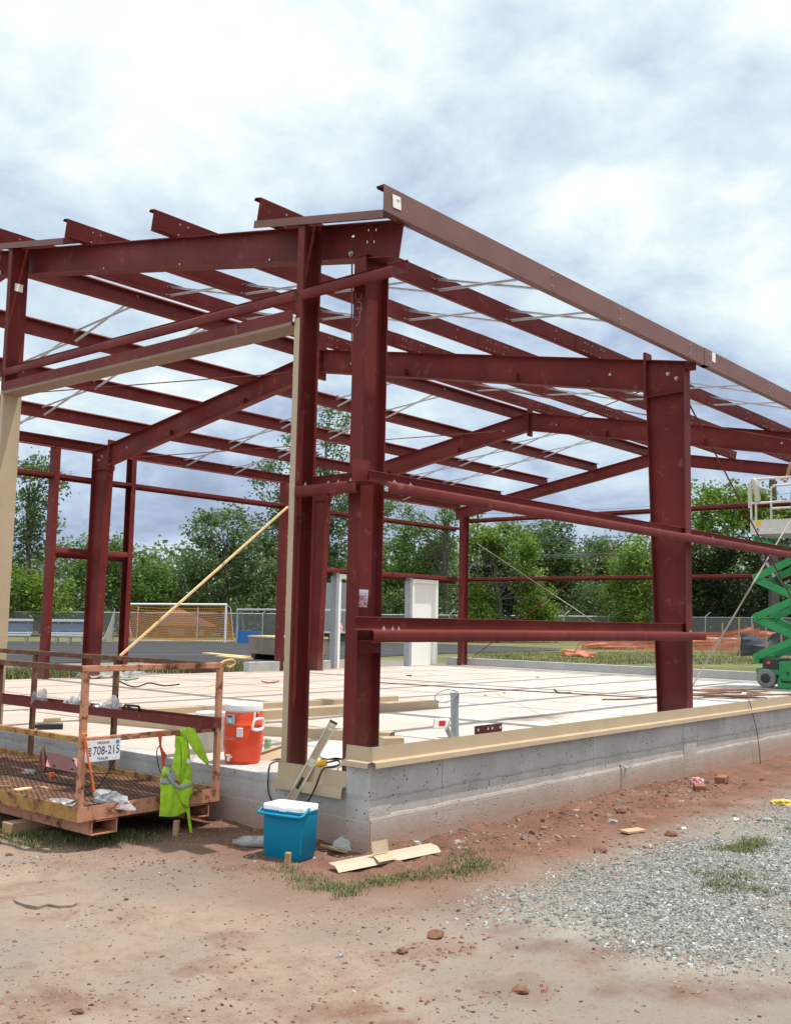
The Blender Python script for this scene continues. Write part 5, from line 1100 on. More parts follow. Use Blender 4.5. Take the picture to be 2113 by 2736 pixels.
# chain link fence
def chain_b(t, b, geo):
    tr_ = t.nodes.new('ShaderNodeBsdfTransparent'); mx_ = t.nodes.new('ShaderNodeMixShader'); out = t.nodes['Material Output']
    mx_.inputs[0].default_value = .42; t.links.new(tr_.outputs[0], mx_.inputs[1]); t.links.new(b.outputs[0], mx_.inputs[2]); t.links.new(mx_.outputs[0], out.inputs[0])
CHAIN = mat('chain_link', (.17, .175, .165), .7, build=chain_b); FP = mat('fence_post', (.50, .52, .53), .5, .3)
cf = empty('chain_link_fence', tuple(base(1000, 84)), 'grey chain link fence with angled post tops in front of the trees', 'fence')
fus = [-60, 146, 382, 540, 712, 905, 1010, 1205, 1300, 1398, 1507, 1625, 1740, 1880, 2003, 2130]
fp = [base(u, 84) for u in fus]; FH = 2.0; Zv = Vector((0, 0, 1)); latv = Vector((math.sin(YAW), -math.cos(YAW), 0))
for i, p in enumerate(fp):
    m = MB(); m.tube([p, p+Zv*(FH+.05), p+Zv*(FH+.42)+latv*.42 if i > 3 else p+Zv*(FH+.5)], .045, 6); m.build('fence_post', FP, cf, smooth=60)
for a, b in zip(fp, fp[1:]):
    m = MB(); m.add([a, b, b+Zv*FH, a+Zv*FH], [(0, 1, 2, 3)]); m.build('fence_mesh', CHAIN, cf, solid=.01)
MB().tube([p+Zv*FH for p in fp], .03, 6).build('top_rail', FP, cf)
# orange mesh fence, white rails, silt fence on the right
mo = MB(); ou = [1550, 1600, 1680, 1760, 1850, 1925, 1990, 2005, 2040, 2080, 2140]; oh = [.6, .9, .95, .9, 1.0, 1.0, 1.3, 1.25, 1.1, 1.0, .8]; oz = [.0]*11
od = [57]*11; op = [base(u, d) for u, d in zip(ou, od)]
def ORN_b(t, b, geo):
    tr_ = t.nodes.new('ShaderNodeBsdfTransparent'); mx_ = t.nodes.new('ShaderNodeMixShader'); out = t.nodes['Material Output']; p = geo.outputs['Position']
    t.links.new(rng(t, noise_n(t, p, 2.2, 5, .7), .38, .6, .38, .78), mx_.inputs[0]); t.links.new(tr_.outputs[0], mx_.inputs[1]); t.links.new(b.outputs[0], mx_.inputs[2]); t.links.new(mx_.outputs[0], out.inputs[0])
ORNF = mat('orange_barrier_mesh', (.62, .20, .12), .8, build=ORN_b)
fe = empty('barrier_fence', tuple(op[4]), 'orange plastic barrier fence sagging between stakes beyond the kerb', 'fence')
m = MB(); n = 6; vs = []
for i, p in enumerate(op):
    for k in range(n+1): vs.append(p+Zv*(oh[i]*k/n)+Vector((.12*math.sin(k*1.3+i*2), .12*math.cos(k*1.7+i), 0)))
m.add(vs, [(i*(n+1)+k, (i+1)*(n+1)+k, (i+1)*(n+1)+k+1, i*(n+1)+k+1) for i in range(len(op)-1) for k in range(n)]); m.build('mesh', ORNF, fe, solid=.01)
for i, p in enumerate(op[1::2]): MB().bar(p, p+Zv*1.5, .06, .06, (0, 1, 0)).build('stake', WOOD, fe)
P = onground(1545, 1754); crumple('barrier_heap', P, 1.3, .5, .26, ORNF, 'heap of fallen orange barrier mesh at the end of the fence', 'barrier mesh', 91); o = MB().bar(P+Vector((-.2, .2, 0)), P+Vector((.25, -.2, 1.1)), .05, .05, (0, 1, 0)).build('leaning_stake', WOOD); tag(o, 'pale stake leaning in the heap of orange mesh', 'stake')
for i, (u0, v0, u1, v1, lb) in enumerate(((1846, 1705, 2066, 1710, 'upper white rail lying across in front of the orange fence'), (1878, 1714, 2072, 1720, 'lower white rail lying across in front of the orange fence'))):
    d = 60; a, b = at(u0, v0, d), at(u1, v1, d-.3); r_ = empty('white_rail', tuple(a), lb, 'rail'); MB().tube([a, b], .075, 8).build('rail', GW, r_, smooth=50)
    for s in (.05, .5, .95):
        q = a.lerp(b, s); MB().tube([Vector((q.x, q.y, Z0(q)-.05)), q], .05, 6).build('leg', GREYP, r_)
SILT = mat('black_silt_fabric', (.045, .048, .058), .55, col2=(.075, .08, .095), nscale=2)
sf = empty('silt_fence', tuple(base(2010, 48)), 'black silt fence sagging between wooden stakes on the grass', 'fence'); su = [1968, 2000, 2037, 2060, 2090, 2150]; sh = [1.05, .98, .80, 1.0, 1.25, 1.1]; sp_ = [base(u, 48+.3*i) for i, u in enumerate(su)]
m = MB(); vs = []
for i, p in enumerate(sp_):
    for k in range(5): vs.append(p+Zv*(sh[i]*k/4)+Vector((.08*math.sin(i*2+k), .1*math.cos(i+k), 0)))
m.add(vs, [(i*5+k, (i+1)*5+k, (i+1)*5+k+1, i*5+k+1) for i in range(len(su)-1) for k in range(4)]); m.build('fabric', SILT, sf, solid=.02)
for u, h in ((1969, 1.75), (2040, 1.7), (2080, 1.6)): q = base(u, 47.9); MB().bar(q, q+Zv*h, .05, .05, (0, 1, 0)).build('stake', WOOD, sf)
# house behind the goal
hs_ = empty('brick_house', tuple(base(500, 86)), 'brick house with a brown hipped roof behind the soccer goal', 'house'); a, b = base(440, 85.2), base(560, 85.2); a.z = b.z = -.9; dr = (b-a); w = dr.length; dr.normalize(); bk2 = Vector((-dr.y, dr.x, 0)); bk2 = bk2 if bk2.dot(fw) > 0 else -bk2
HB = mat('house_brick', (.22, .085, .06), .9, col2=(.28, .12, .085), nscale=4); HR = mat('house_roof', (.20, .085, .065), .9, col2=(.25, .11, .085), nscale=3)
zt = at(500, 1672, 85).z; zr = at(470, 1629, 87).z
m = MB(); m.obox((a+b)/2+bk2*1.6+Zv*((zt+.9)/2), dr*w/2, bk2*1.6, Zv*((zt+.9)/2)); m.build('wall', HB, hs_)
m = MB(); e0, e1 = a-dr*.4-bk2*.4, b+dr*.4-bk2*.4; f0, f1 = a-dr*.4+bk2*3.6, b+dr*.4+bk2*3.6
vs = [Vector((p.x, p.y, zt)) for p in (e0, e1, f1, f0)]; r0, r1 = a+dr*w*.12+bk2*1.6, a+dr*w*.42+bk2*1.6; vs += [Vector((r0.x, r0.y, zr)), Vector((r1.x, r1.y, zr))]
m.add(vs, [(0, 1, 5, 4), (1, 2, 5), (2, 3, 4, 5), (3, 0, 4), (3, 2, 1, 0)]); m.build('roof', HR, hs_)
for u0, u1, v0, v1 in ((464, 506, 1677, 1697), (534, 558, 1683, 1697)):
    p = a+dr*w*((u0-440)/120); q = a+dr*w*((u1-440)/120); z0, z1 = at(u0, v1, 85).z, at(u0, v0, 85).z
    wf = MB().obox((p+q)/2-bk2*.03+Zv*((z0+z1)/2+.9), (q-p)/2, bk2*.03, Zv*(z1-z0)/2).build('window', GW, hs_); 
# shed with counter seen through the left door frame
sh_ = empty('stand', tuple(base(905, 62)), 'pale refreshment stand with a counter seen through the left door frame', 'stand'); a, b = base(866, 62), base(945, 62); dr = (b-a); bk2 = Vector((-dr.y, dr.x, 0)).normalized(); bk2 = bk2 if bk2.dot(fw) > 0 else -bk2
def zz(v): return at(900, v, 62).z
GS = mat('stand_grey', (.30, .31, .29), .8); 
MB().obox((a+b)/2+Zv*((zz(1556)-a.z)/2)+bk2*1.2, dr/2, bk2*.05, Zv*((zz(1556)-a.z)/2)).build('back_wall', GS, sh_); MB().obox(Vector(((a+b)/2).to_tuple()[:2]+(zz(1630),)), dr/2, bk2*.1, Zv*.06).build('canopy_rail', GW, sh_)
MB().obox(Vector(((a+b)/2).to_tuple()[:2]+(zz(1689),)), dr/2, bk2*.35, Zv*.05).build('counter', GW, sh_); MB().obox(Vector(((a+b)/2).to_tuple()[:2]+(zz(1700),))-bk2*-.1, dr*.46, bk2*.2, Zv*.3).build('counter_front', mat('stand_dark_green', (.06, .08, .06), .8), sh_)
for k in (.06, .94): p = a.lerp(b, k); MB().tube([p, p+Zv*(zz(1556)-a.z)], .05, 6).build('post', GW, sh_)
for k, (m_, lb) in enumerate(((mat('bottle_blue', (.05, .08, .40), .4), 'blue bottle on the counter of the stand'), (ORANGE, 'orange bottle on the counter of the stand'), (mat('pink_plastic', (.75, .30, .28), .4), 'pink bottle at the right of the counter'))):
    p = Vector(a.lerp(b, .36+.15*k).to_tuple()[:2]+(zz(1689)+.05,))-bk2*.1; o = MB().lathe([(.11, 0), (.13, .03), (.13, .32), (.05, .42), (.05, .5)], p, 12).build('bottle', m_, smooth=50); tag(o, lb, 'bottle')
# poles and wires
WP_ = mat('pole_wood', (.07, .055, .045), .9); WIRE = mat('wire_grey', (.14, .15, .17), .6)
pa = base(1276, 118); zt = at(1276, 1361, 118).z; o = empty('utility_pole', tuple(pa), 'dark utility pole rising behind the trees beside the far corner column', 'pole'); MB().tube([pa, Vector((pa.x, pa.y, zt))], [.17, .12], 8).build('pole', WP_, o, smooth=60)
MB().bar(Vector((pa.x, pa.y, zt-.5))-latv*.9, Vector((pa.x, pa.y, zt-.5))+latv*.9, .1, .12).build('crossarm', WP_, o)
pw = empty('power_lines', tuple(pa), 'thin power lines running above the trees to the right', 'wire')
for (u0, v0, u1, v1, d1, sag, r_) in ((1276, 1372, 2500, 1262, 112, 1.0, .022), (1276, 1382, 2500, 1300, 112, 1.0, .022), (1276, 1440, 2500, 1330, 100, 1.2, .03), (1276, 1449, 2500, 1345, 100, 1.2, .03), (1276, 1484, 2500, 1395, 88, .8, .035), (1276, 1489, 2500, 1402, 88, .8, .035), (1276, 1378, -500, 1500, 130, 1.0, .025), (1276, 1388, -500, 1512, 130, 1.0, .025)):
    d0 = 118 if v0 < 1400 else 84; a, b = at(u0, v0, d0), at(u1, v1, d1); MB().tube([a.lerp(b, k/12)-Zv*sag*4*(k/12)*(1-k/12) for k in range(13)], r_, 4).build('wire', WIRE, pw)

# ================================================================ TREES
def leaf_b(c1, c2, c3):
    def f(t, b, geo):
        r = geo.outputs['Random Per Island']; c = ramp(t, r, [(.0, c1), (.55, c2), (1., c3)])
        p = geo.outputs['Position']; c = mixc(t, rng(t, noise_n(t, p, .22, 3, .6), .40, .62, 0, .55), c, tuple(x*.72 for x in c1))
        t.links.new(c, b.inputs['Base Color']); tr_ = t.nodes.new('ShaderNodeBsdfTranslucent'); t.links.new(c, tr_.inputs[0]); mx_ = t.nodes.new('ShaderNodeMixShader'); mx_.inputs[0].default_value = .46
        t.links.new(b.outputs[0], mx_.inputs[1]); t.links.new(tr_.outputs[0], mx_.inputs[2]); t.links.new(mx_.outputs[0], t.nodes['Material Output'].inputs[0])
    return f
def leafm(n, c1, c2, c3): return mat(n, c2, .5, spec=.35, build=leaf_b(c1, c2, c3))
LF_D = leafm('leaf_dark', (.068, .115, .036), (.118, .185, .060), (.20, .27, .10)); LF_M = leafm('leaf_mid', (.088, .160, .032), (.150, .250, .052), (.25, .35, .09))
LF_L = leafm('leaf_light', (.105, .175, .026), (.18, .285, .042), (.29, .40, .08)); LF_G = leafm('leaf_grey', (.090, .145, .052), (.150, .220, .080), (.24, .32, .13))
BARK = mat('bark', (.075, .06, .05), .9, col2=(.13, .11, .09), nscale=3)
def tree(name, label, blobs, d, m_, seed, leaf=.30, dens=1.0, trunk=None, group=None, clump=1.25, hollow=.45, droop=0):
    """blobs: (u, v, ru, rv, weight) crown masses in photo pixels at depth d; each filled with leaf clumps"""
    leaf *= .82; r_ = random.Random(seed); mm = MB(); px = d/FPX; vs, fs = mm.v, mm.f; clumps = []
    for (u, v, ru, rv, w) in blobs:
        c = at(u, v, d+r_.uniform(-1, 1)); RX, RZ = ru*px, rv*px; RY = min(RX, 5.5)*.85
        n = max(4, int(w*dens*6.4*(RX*RZ+RX*RY*.4)/(clump*clump)))
        for _ in range(n):
            while True:
                q = Vector((r_.uniform(-1, 1), r_.uniform(-1, 1), r_.uniform(-1, 1)))
                if q.length <= 1 and (q.length > hollow or r_.random() < .25): break
            k = 1+.22*noise.noise(q*2.2+Vector((seed, u*.01, 0)))
            cc = c+latv*q.x*RX*k+Vector((fw.x, fw.y, 0))*q.y*RY*k+Zv*q.z*RZ*k; clumps.append(cc)
            cr = clump*r_.uniform(.45, 1.15); nl_ = int(88*(cr/clump)**1.5*(.3/leaf)**1.3)
            for _k in range(nl_):
                g3 = Vector((r_.gauss(0, .42), r_.gauss(0, .42), r_.gauss(0, .34)))*cr; p = cc+g3
                a = Vector((r_.gauss(0, 1), r_.gauss(0, 1), r_.gauss(0, .55)-droop)).normalized(); b = a.cross(Vector((r_.gauss(0, 1), r_.gauss(0, 1), r_.gauss(0, 1)))).normalized(); s_ = leaf*r_.uniform(.55, 1.25)
                i0 = len(vs); vs += [p-a*s_*.6, p+b*s_*.34-a*s_*.05, p+a*s_*.65, p-b*s_*.34-a*s_*.05]; fs.append((i0, i0+1, i0+2, i0+3)); mm.m.append(0)
    u0 = blobs[0][0]; tb = base(trunk[0] if trunk else u0, d)
    e_ = empty(name, tuple(tb), label, 'tree', group)
    mm.build('crown', m_, e_, recalc=False)
    m = MB(); top = at(trunk[0] if trunk else u0, trunk[1] if trunk else blobs[0][1], d); m.tube([tb-Zv*.3, tb.lerp(top, .35)+latv*.25, tb.lerp(top, .7)-latv*.2, top], [(trunk[2] if trunk else .3)*.62, .15, .09, .03], 8)
    for k in range(14 if trunk is None else trunk[3]):
        q = clumps[r_.randrange(len(clumps))]; s0 = tb.lerp(top, r_.uniform(.3, .85)); 
        if q.z > s0.z-1: m.tube([s0, s0.lerp(q, .5)+Zv*.35, q], [.06, .035, .015], 5)
    m.build('trunk', BARK, e_, smooth=60); return e_
T = tree
T('tall_tree', 'tall open crowned tree at the far left behind the benches', [(95, 1285, 75, 70, 1), (70, 1370, 80, 80, .9), (120, 1430, 70, 70, .8), (85, 1500, 85, 70, .9), (60, 1240, 40, 35, .7), (160, 1310, 35, 45, .45)], 88, LF_D, 1, .36, .62, (85, 1250, .32, 26), clump=1.3)
T('leafy_tree', 'bright green bushy tree at the far left below the tall tree', [(60, 1600, 75, 60, 1), (140, 1590, 60, 60, 1), (20, 1570, 60, 70, 1)], 84, LF_L, 2, .34, 1.05)
T('leafy_tree', 'mid green tree between the far left posts with a pointed top', [(300, 1500, 55, 70, 1), (290, 1440, 35, 50, .8), (240, 1540, 60, 60, 1), (320, 1590, 60, 65, 1), (230, 1470, 30, 30, .5)], 88, LF_M, 3, .34, 1.0)
T('dense_tree', 'dense rounded tree left of the leaning timber brace', [(410, 1530, 55, 55, 1), (385, 1590, 70, 60, 1), (440, 1600, 60, 55, 1), (360, 1620, 50, 50, 1)], 90, LF_M, 4, .32, 1.15)
T('broad_tree', 'broad spreading tree behind the leaning timber brace', [(600, 1420, 90, 75, .85), (540, 1480, 70, 65, .85), (660, 1470, 85, 80, 1), (600, 1550, 110, 75, 1), (510, 1580, 60, 70, 1), (700, 1570, 80, 80, 1), (560, 1390, 35, 35, .6)], 92, LF_G, 5, .34, .95, (610, 1420, .4, 24))
T('tall_tree', 'tallest open crowned tree behind the wind post', [(890, 1115, 60, 55, .8), (850, 1190, 90, 60, .75), (790, 1260, 105, 60, .7), (900, 1290, 110, 60, .85), (720, 1310, 60, 40, .5), (860, 1370, 130, 70, .9), (760, 1400, 90, 70, .9), (900, 1460, 120, 80, 1), (800, 1520, 110, 80, 1), (700, 1280, 30, 28, .4), (930, 1180, 50, 50, .6), (980, 1370, 90, 60, .8)], 95, LF_G, 6, .36, .70, (875, 1100, .48, 40), clump=1.35)
T('sparse_tree', 'sparse twiggy tree with few leaves beside the far corner column', [(1190, 1370, 55, 30, .45), (1150, 1400, 60, 40, .5), (1080, 1350, 70, 40, .6), (1210, 1345, 25, 30, .25)], 90, LF_M, 7, .26, .45, (1190, 1345, .2, 34))
T('leafy_tree', 'light green tree between the corner column and the far corner column', [(1120, 1450, 90, 65, 1), (1050, 1500, 90, 70, 1), (1180, 1500, 60, 80, 1), (1100, 1560, 110, 60, 1), (1020, 1590, 70, 60, 1)], 92, LF_M, 8, .30, 1.0)
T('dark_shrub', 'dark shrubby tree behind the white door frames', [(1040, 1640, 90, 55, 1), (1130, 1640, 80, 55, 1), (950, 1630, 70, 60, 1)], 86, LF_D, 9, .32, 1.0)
T('vine_covered_tree', 'vine covered tree with a yellow green mantle right of the far corner column', [(1330, 1445, 65, 45, 1.1), (1280, 1440, 50, 45, 1), (1385, 1480, 50, 55, 1.1), (1405, 1560, 45, 60, 1), (1440, 1620, 50, 50, 1.2), (1455, 1660, 55, 35, 1.2), (1280, 1610, 40, 70, 1.1), (1290, 1660, 55, 40, 1.1)], 76, LF_L, 10, .26, 1.1, droop=.4, clump=.95)
T('dark_tree', 'dark bare twigged tree close behind the vines', [(1330, 1560, 80, 70, 1), (1360, 1640, 70, 60, 1), (1320, 1500, 60, 40, .7)], 80, leafm('leaf_very_dark', (.012, .018, .009), (.020, .028, .014), (.032, .042, .022)), 11, .32, .95)  # leaves coloured a near-black green
T('pointed_tree', 'dark pointed tree behind the vines, left of its twin', [(1430, 1460, 60, 55, 1), (1440, 1530, 70, 60, 1), (1400, 1420, 30, 30, .6)], 96, LF_M, 12, .32, 1.05)
T('pointed_tree', 'dark pointed tree with ragged top left of the frame column', [(1465, 1440, 60, 45, 1), (1500, 1500, 65, 60, 1), (1540, 1560, 70, 70, 1), (1480, 1600, 70, 70, 1), (1520, 1640, 80, 50, 1), (1500, 1420, 22, 28, .6)], 94, LF_D, 13, .32, 1.1)
T('rounded_tree', 'paler distant tree below the power lines', [(1600, 1480, 60, 40, 1), (1640, 1500, 60, 50, 1), (1570, 1530, 60, 60, 1)], 108, LF_G, 14, .34, 1.1)
T('leafy_tree', 'light green tree directly left of the big frame column', [(1730, 1470, 60, 55, 1), (1690, 1530, 60, 60, 1.1), (1740, 1570, 60, 60, 1), (1660, 1600, 60, 55, 1.1), (1720, 1640, 70, 45, 1)], 82, LF_L, 15, .28, 1.15)
T('dark_tree', 'dark undergrowth tree between the fence and the light green tree', [(1600, 1620, 80, 55, 1), (1700, 1670, 90, 35, 1), (1540, 1670, 80, 35, 1)], 88, LF_D, 16, .32, 1.1)
T('broken_tree', 'large leaved tree with a broken trunk rising behind the lift', [(1880, 1335, 60, 40, 1), (1950, 1335, 70, 45, 1), (2020, 1350, 60, 40, 1), (1850, 1400, 60, 50, 1), (1930, 1400, 80, 50, 1), (2040, 1400, 70, 50, 1), (2120, 1390, 70, 50, 1), (2170, 1340, 60, 40, 1)], 84, LF_L, 17, .38, 1.1, (2062, 1280, .30, 12))
m = MB(); q0 = base(2062, 84); s0 = at(2063, 1330, 84); m.tube([q0, s0, at(2062, 1276, 84)], [.5, .36, .25], 8); m.tube([s0, at(2070, 1285, 84)], [.2, .16], 7); o = m.build('dead_tree', BARK); tag(o, 'broken grey tree trunk sticking up above the leaves by the lift', 'tree')
T('dark_tree', 'very dark tree mass behind the scissor lift and the big frame column', [(1880, 1490, 80, 60, 1), (1970, 1500, 90, 70, 1), (1880, 1590, 90, 70, 1), (1990, 1610, 90, 70, 1), (2090, 1560, 90, 80, 1), (2130, 1480, 80, 70, 1), (1820, 1560, 60, 80, 1), (2100, 1650, 90, 45, 1), (1900, 1660, 90, 40, 1)], 88, leafm('leaf_deep_green', (.026, .044, .015), (.048, .075, .026), (.10, .14, .05)), 18, .34, 1.1)  # leaves coloured a deep dark green
T('dark_shrub', 'dark undergrowth behind the goal and the timber brace', [(640, 1640, 55, 50, 1), (390, 1660, 45, 35, 1), (700, 1650, 90, 50, 1), (830, 1640, 90, 55, 1)], 90, LF_D, 19, .32, 1.0)
T('dark_shrub', 'dark undergrowth behind the team benches at the left', [(60, 1665, 110, 30, 1), (220, 1660, 90, 35, 1)], 87, LF_D, 20, .32, 1.0)
# trees outside the picture that close the site on both sides
for i, (u, lb) in enumerate(((-260, 'tall tree beyond the left edge of the playing field'), (-620, 'second tall tree beyond the left edge of the playing field'), (2420, 'dark tree beyond the right edge of the site'), (2800, 'second dark tree beyond the right edge of the site'))):
    T('tall_tree', lb, [(u, 1380, 150, 110, 1), (u+60, 1500, 170, 110, 1), (u-40, 1600, 170, 90, 1)], 88, LF_M, 30+i, .5, .7)

r_ = random.Random(99); mm = MB()
for _ in range(8500):
    u = r_.uniform(-700, 2900); tv = 1470+45*noise.noise(Vector((u*.006, 0, 3)))+30*noise.noise(Vector((u*.02, 1, 3))); v = tv+(1690-tv)*r_.random()**.8; cc = at(u, v, 112+r_.uniform(-3, 6))
    for _k in range(9):
        p = cc+Vector((r_.gauss(0, .8), r_.gauss(0, .8), r_.gauss(0, .7))); a = Vector((r_.gauss(0, 1), r_.gauss(0, 1), r_.gauss(0, .6))).normalized(); b = a.cross(Vector((r_.gauss(0, 1), r_.gauss(0, 1), r_.gauss(0, 1)))).normalized(); s_ = .55*r_.uniform(.6, 1.2)
        i0 = len(mm.v); mm.v += [p-a*s_*.6, p+b*s_*.4, p+a*s_*.6, p-b*s_*.4]; mm.f.append((i0, i0+1, i0+2, i0+3)); mm.m.append(0)
o = mm.build('distant_woodland', LF_G, recalc=False); tag(o, 'dark distant woodland closing the view behind the nearer trees', None, kind='stuff')

# ================================================================ LOOSE STONES AND GRASS
STN = MATS.get('loose_stone') or mat('loose_stone', (.24, .25, .25), .85, spec=.15, build=lambda t, b, geo: t.links.new(ramp(t, geo.outputs['Random Per Island'], [(0, (.10, .104, .098)), (.4, (.205, .212, .200)), (.75, (.295, .30, .283)), (.955, (.36, .356, .336)), (1, (.62, .60, .56))]), b.inputs['Base Color']))
EST = mat('earth_crumbs', (.2, .12, .08), .95, spec=.1, build=lambda t, b, geo: t.links.new(ramp(t, geo.outputs['Random Per Island'], [(0, (.10, .056, .042)), (.4, (.185, .115, .086)), (.75, (.26, .19, .15)), (.92, (.20, .195, .18)), (1, (.42, .38, .33))]), b.inputs['Base Color']))
def stone(m, P, s, r_):
    a = r_.uniform(0, 6.28); ca, sa = math.cos(a), math.sin(a); sx, sy, sz = s*r_.uniform(.7, 1.4), s*r_.uniform(.5, 1), s*r_.uniform(.3, .7)
    i0 = len(m.v); tilt = r_.uniform(-.35, .35)
    for z in (-.5, 1):
        for x, y in ((-1, -1), (1, -1), (1, 1), (-1, 1)):
            k = (1 if z < 0 else r_.uniform(.45, .9)); xx, yy = x*sx*k*r_.uniform(.75, 1.1), y*sy*k*r_.uniform(.75, 1.1)
            m.v.append(Vector((P.x+xx*ca-yy*sa, P.y+xx*sa+yy*ca, P.z+z*sz+tilt*xx)))
    m.f += [(i0, i0+1, i0+5, i0+4), (i0+1, i0+2, i0+6, i0+5), (i0+2, i0+3, i0+7, i0+6), (i0+3, i0, i0+4, i0+7), (i0+4, i0+5, i0+6, i0+7)]; m.m += [0]*5
def grav_w(x, y):
    n = noise.fractal(Vector((x*1.3, y*1.3, 5)), 1, 2, 4)*.35
    w = sstep(-1.1, -1.75, y+n)*sstep(-1.05, -.25, x+n)
    bare = sstep(.05, .45, noise.noise(Vector((x*.9+4, y*1.4, 2)))+.1*n)
    core = math.exp(-(((x-.9)/1.5)**2+((y+2.5)/.6)**2)); return min(1, w*(1-.75*bare)*(.35+.9*core))
r_ = random.Random(3); m = MB(); n_ = 0
while n_ < 80000:
    x, y = r_.uniform(-2.0, 6.5), r_.uniform(-4.6, -.7)
    d_ = (x-CP.x)*math.cos(YAW)+(y-CP.y)*math.sin(YAW)
    if r_.random() > grav_w(x, y)*min(1, (6/d_)**1.4): continue
    stone(m, Vector((x, y, zground(x, y))), min(.05, .0042+.0080*r_.random()**2.4+(.010 if r_.random() < .015 else 0)), r_); n_ += 1
o = m.build('gravel', STN, recalc=False); tag(o, 'grey crushed stone gravel heaped on the right of the site', None, kind='stuff')
m = MB(); n_ = 0
while n_ < 27000:
    x, y = r_.uniform(-4.4, 6), r_.uniform(-4.4, 3.2)
    if x > -.02 and y > -.02: continue
    k = sstep(.0, .35, noise.noise(Vector((x*1.1, y*1.1, 7)))+.05)*.55+.12+.75*math.exp(-((y+.2)/.35)**2)*(x > -.2)+1.6*math.exp(-((x+.28)/.30)**2)*(.15 < y < 1.7)
    if r_.random() > k: continue
    stone(m, Vector((x, y, zground(x, y))), .0022+.010*r_.random()**5+(.028*r_.random()**2 if (y < 0 and y > -.75 and x > .4 and r_.random() < .10) else 0), r_); n_ += 1
o = m.build('earth_crumbs', EST, recalc=False); tag(o, 'crumbs of red earth and pebbles scattered over the bare ground', None, kind='stuff')
m = MB()                                                    # red clods churned up on the lot
for u, v, sx, n, smax in ((600, 2510, .12, 120, .014), (1180, 2535, .16, 220, .020), (1130, 2565, .12, 120, .016), (590, 2580, .10, 110, .014), (60, 2705, .16, 200, .018), (1385, 2652, .08, 60, .022), (1000, 2540, .10, 60, .012), (1640, 2250, .35, 260, .026), (1500, 2240, .35, 220, .022), (1800, 2160, .45, 260, .030), (1320, 2430, .22, 150, .018), (1240, 2690, .12, 90, .016), (1950, 2110, .5, 220, .030), (980, 2690, .10, 60, .016)):
    q = onp(u, v, 2, -.46)
    for _ in range(int(n*.5)):
        x, y = q.x+r_.gauss(0, sx*1.2), q.y+r_.gauss(0, sx*.8)
        if y > -.04 and x > -.04: continue
        stone(m, Vector((x, y, zground(x, y))), .003+smax*.72*r_.random()**3, r_)
o = m.build('red_clods', mat('soil_clod', (.19, .105, .075), .95, col2=(.27, .16, .12), nscale=16, bump=.4, spec=.1), recalc=False); tag(o, 'small red clay clods churned up in patches on the lot', None, kind='stuff')
mc = MB(); oc = [(35, 2408), (90, 2392), (150, 2390), (200, 2403), (207, 2418), (192, 2425), (160, 2427), (128, 2423), (100, 2431), (62, 2425), (42, 2417)]
qs = [onp(u, v, 2, -.46) for u, v in oc]; nq = len(qs)
mc.add([Vector((q.x, q.y, zground(q.x, q.y)-.01)) for q in qs]+[Vector((q.x, q.y, zground(q.x, q.y)+(.016 if i > 3 else .002))) for i, q in enumerate(qs)], [(i, (i+1) % nq, nq+(i+1) % nq, nq+i) for i in range(nq)]+[tuple(range(nq, 2*nq))])
o = mc.build('mud_crust', GROUND); tag(o, 'lifted crust of dried mud at the left of the bare earth', 'mud crust')
def grass_b(t, b, geo): t.links.new(ramp(t, geo.outputs['Random Per Island'], [(0, (.065, .080, .028)), (.5, (.115, .135, .045)), (.85, (.19, .20, .085)), (1, (.33, .28, .16))]), b.inputs['Base Color'])
GRS = mat('grass_blades', (.13, .17, .04), .7, spec=.2, build=grass_b)
def blades(m, x, y, n, spread, h, r_):
    for _ in range(n):
        px_, py_ = x+r_.gauss(0, spread), y+r_.gauss(0, spread)
        if px_ > -.03 and py_ > -.03: continue
        z = zground(px_, py_)-.004; a = r_.uniform(0, 6.28); l_ = h*r_.uniform(.4, 1.2); w = .0014+.0010*r_.random(); l_ *= .72; bd = Vector((math.cos(a), math.sin(a), 0))*l_*r_.uniform(.2, .9); s_ = Vector((-math.sin(a), math.cos(a), 0))*w
        P = Vector((px_, py_, z)); i0 = len(m.v); Q_ = P+bd*.45+Vector((0, 0, l_*.65)); m.v += [P-s_, P+s_, Q_+s_*.8, Q_-s_*.8, P+bd+Vector((0, 0, l_*.8))]; m.f += [(i0, i0+1, i0+2, i0+3), (i0+3, i0+2, i0+4)]; m.m += [0, 0]
gp = []
def gpatch(pts, n, spread, h, bl):
    for _ in range(n):
        k = r_.uniform(0, len(pts)-1.001); a, b = pts[int(k)], pts[int(k)+1]; f_ = k-int(k); P = onp(a[0]+(b[0]-a[0])*f_, a[1]+(b[1]-a[1])*f_, 2, -.46); gp.append((P.x+r_.gauss(0, spread), P.y+r_.gauss(0, spread), bl, h))
gpatch([(740, 2320), (820, 2350), (890, 2372), (930, 2370)], 70, .07, .05, 16); gpatch([(925, 2385), (930, 2395)], 5, .02, .10, 16); gpatch([(985, 2358), (1040, 2348), (1110, 2338)], 55, .06, .045, 16)
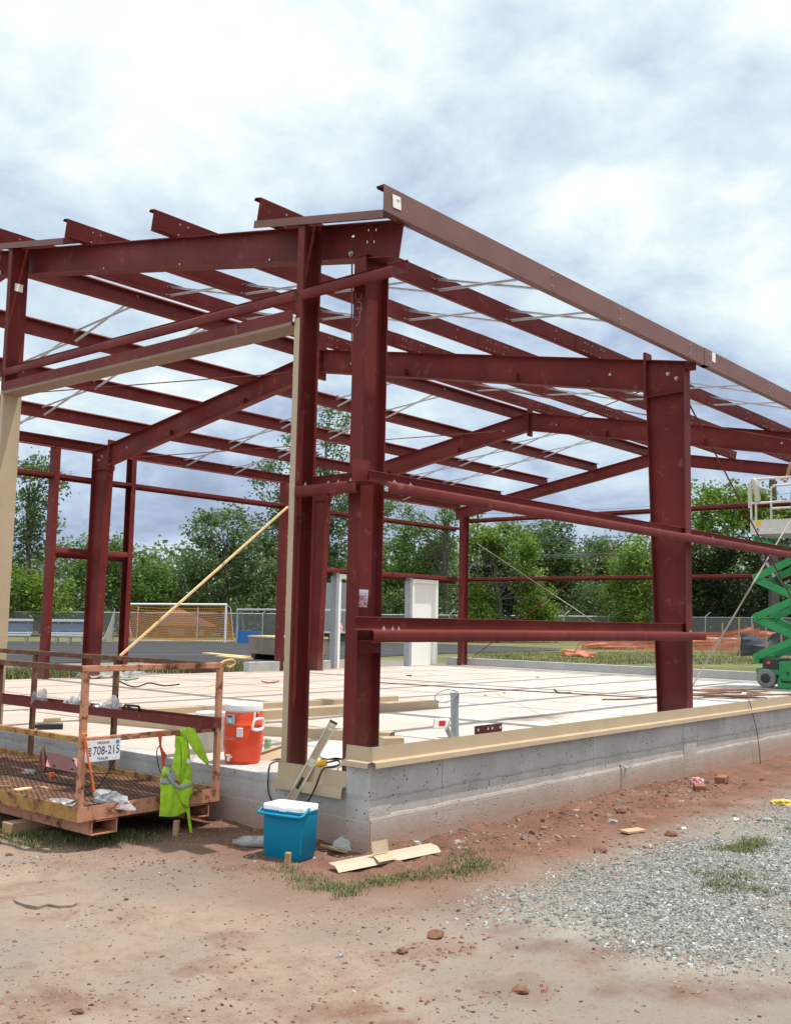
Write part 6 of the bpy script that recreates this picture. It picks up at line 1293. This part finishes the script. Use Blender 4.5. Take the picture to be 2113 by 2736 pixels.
gpatch([(1150, 2335), (1210, 2330), (1260, 2310), (1300, 2310)], 75, .08, .05, 18); gpatch([(1240, 2290), (1290, 2275)], 18, .06, .05, 12); gpatch([(1955, 2290), (1990, 2275), (2035, 2255)], 55, .06, .06, 22)
gpatch([(1885, 2360), (1940, 2372), (2010, 2362)], 30, .07, .05, 14); gpatch([(1910, 2395), (1985, 2400)], 30, .07, .05, 16); gpatch([(2090, 2395), (2060, 2420)], 8, .05, .04, 10); gpatch([(2105, 2220), (2113, 2240)], 8, .04, .05, 14)
gpatch([(-60, 2200), (20, 2215), (100, 2235), (150, 2245)], 170, .13, .07, 16); gpatch([(150, 2240), (300, 2245), (400, 2235)], 90, .12, .06, 14); gpatch([(310, 2238), (330, 2240)], 14, .04, .09, 18); gpatch([(1300, 2470), (1330, 2300)], 5, .1, .03, 8)
m = MB()
for x, y, bl, h in gp: blades(m, x, y, int(bl*1.5), .045, h, r_)
o = m.build('grass', GRS, recalc=False); tag(o, 'tufts of green grass growing on the bare site', None, kind='stuff')
m = MB()                                                    # rank grass beyond the slab edges
for _ in range(2600):
    u, v = (r_.uniform(420, 715), r_.uniform(1787, 1798)) if _ < 900 else ((r_.uniform(0, 180), r_.uniform(1800, 1815)) if _ < 1200 else (r_.uniform(1250, 2113), r_.uniform(1742, 1776)))
    P = onground(u, v)
    if P.y < 12.9 and P.x < 18.4: continue
    for _k in range(12):
        a = r_.uniform(0, 6.28); b_ = Vector((P.x+r_.gauss(0, .25), P.y+r_.gauss(0, .25), P.z)); b_.z = Z0(b_); h = r_.uniform(.08, .24)*(1 if _ < 1200 else .5); w = .010; s_ = Vector((-math.sin(a), math.cos(a), 0))*w; i0 = len(m.v)
        m.v += [b_-s_, b_+s_, b_+Vector((math.cos(a)*h*.5, math.sin(a)*h*.5, h))]; m.f.append((i0, i0+1, i0+2)); m.m.append(0)
o = m.build('long_grass', GRS, recalc=False); tag(o, 'long rough grass along the edges beyond the slab and kerb', None, kind='stuff')
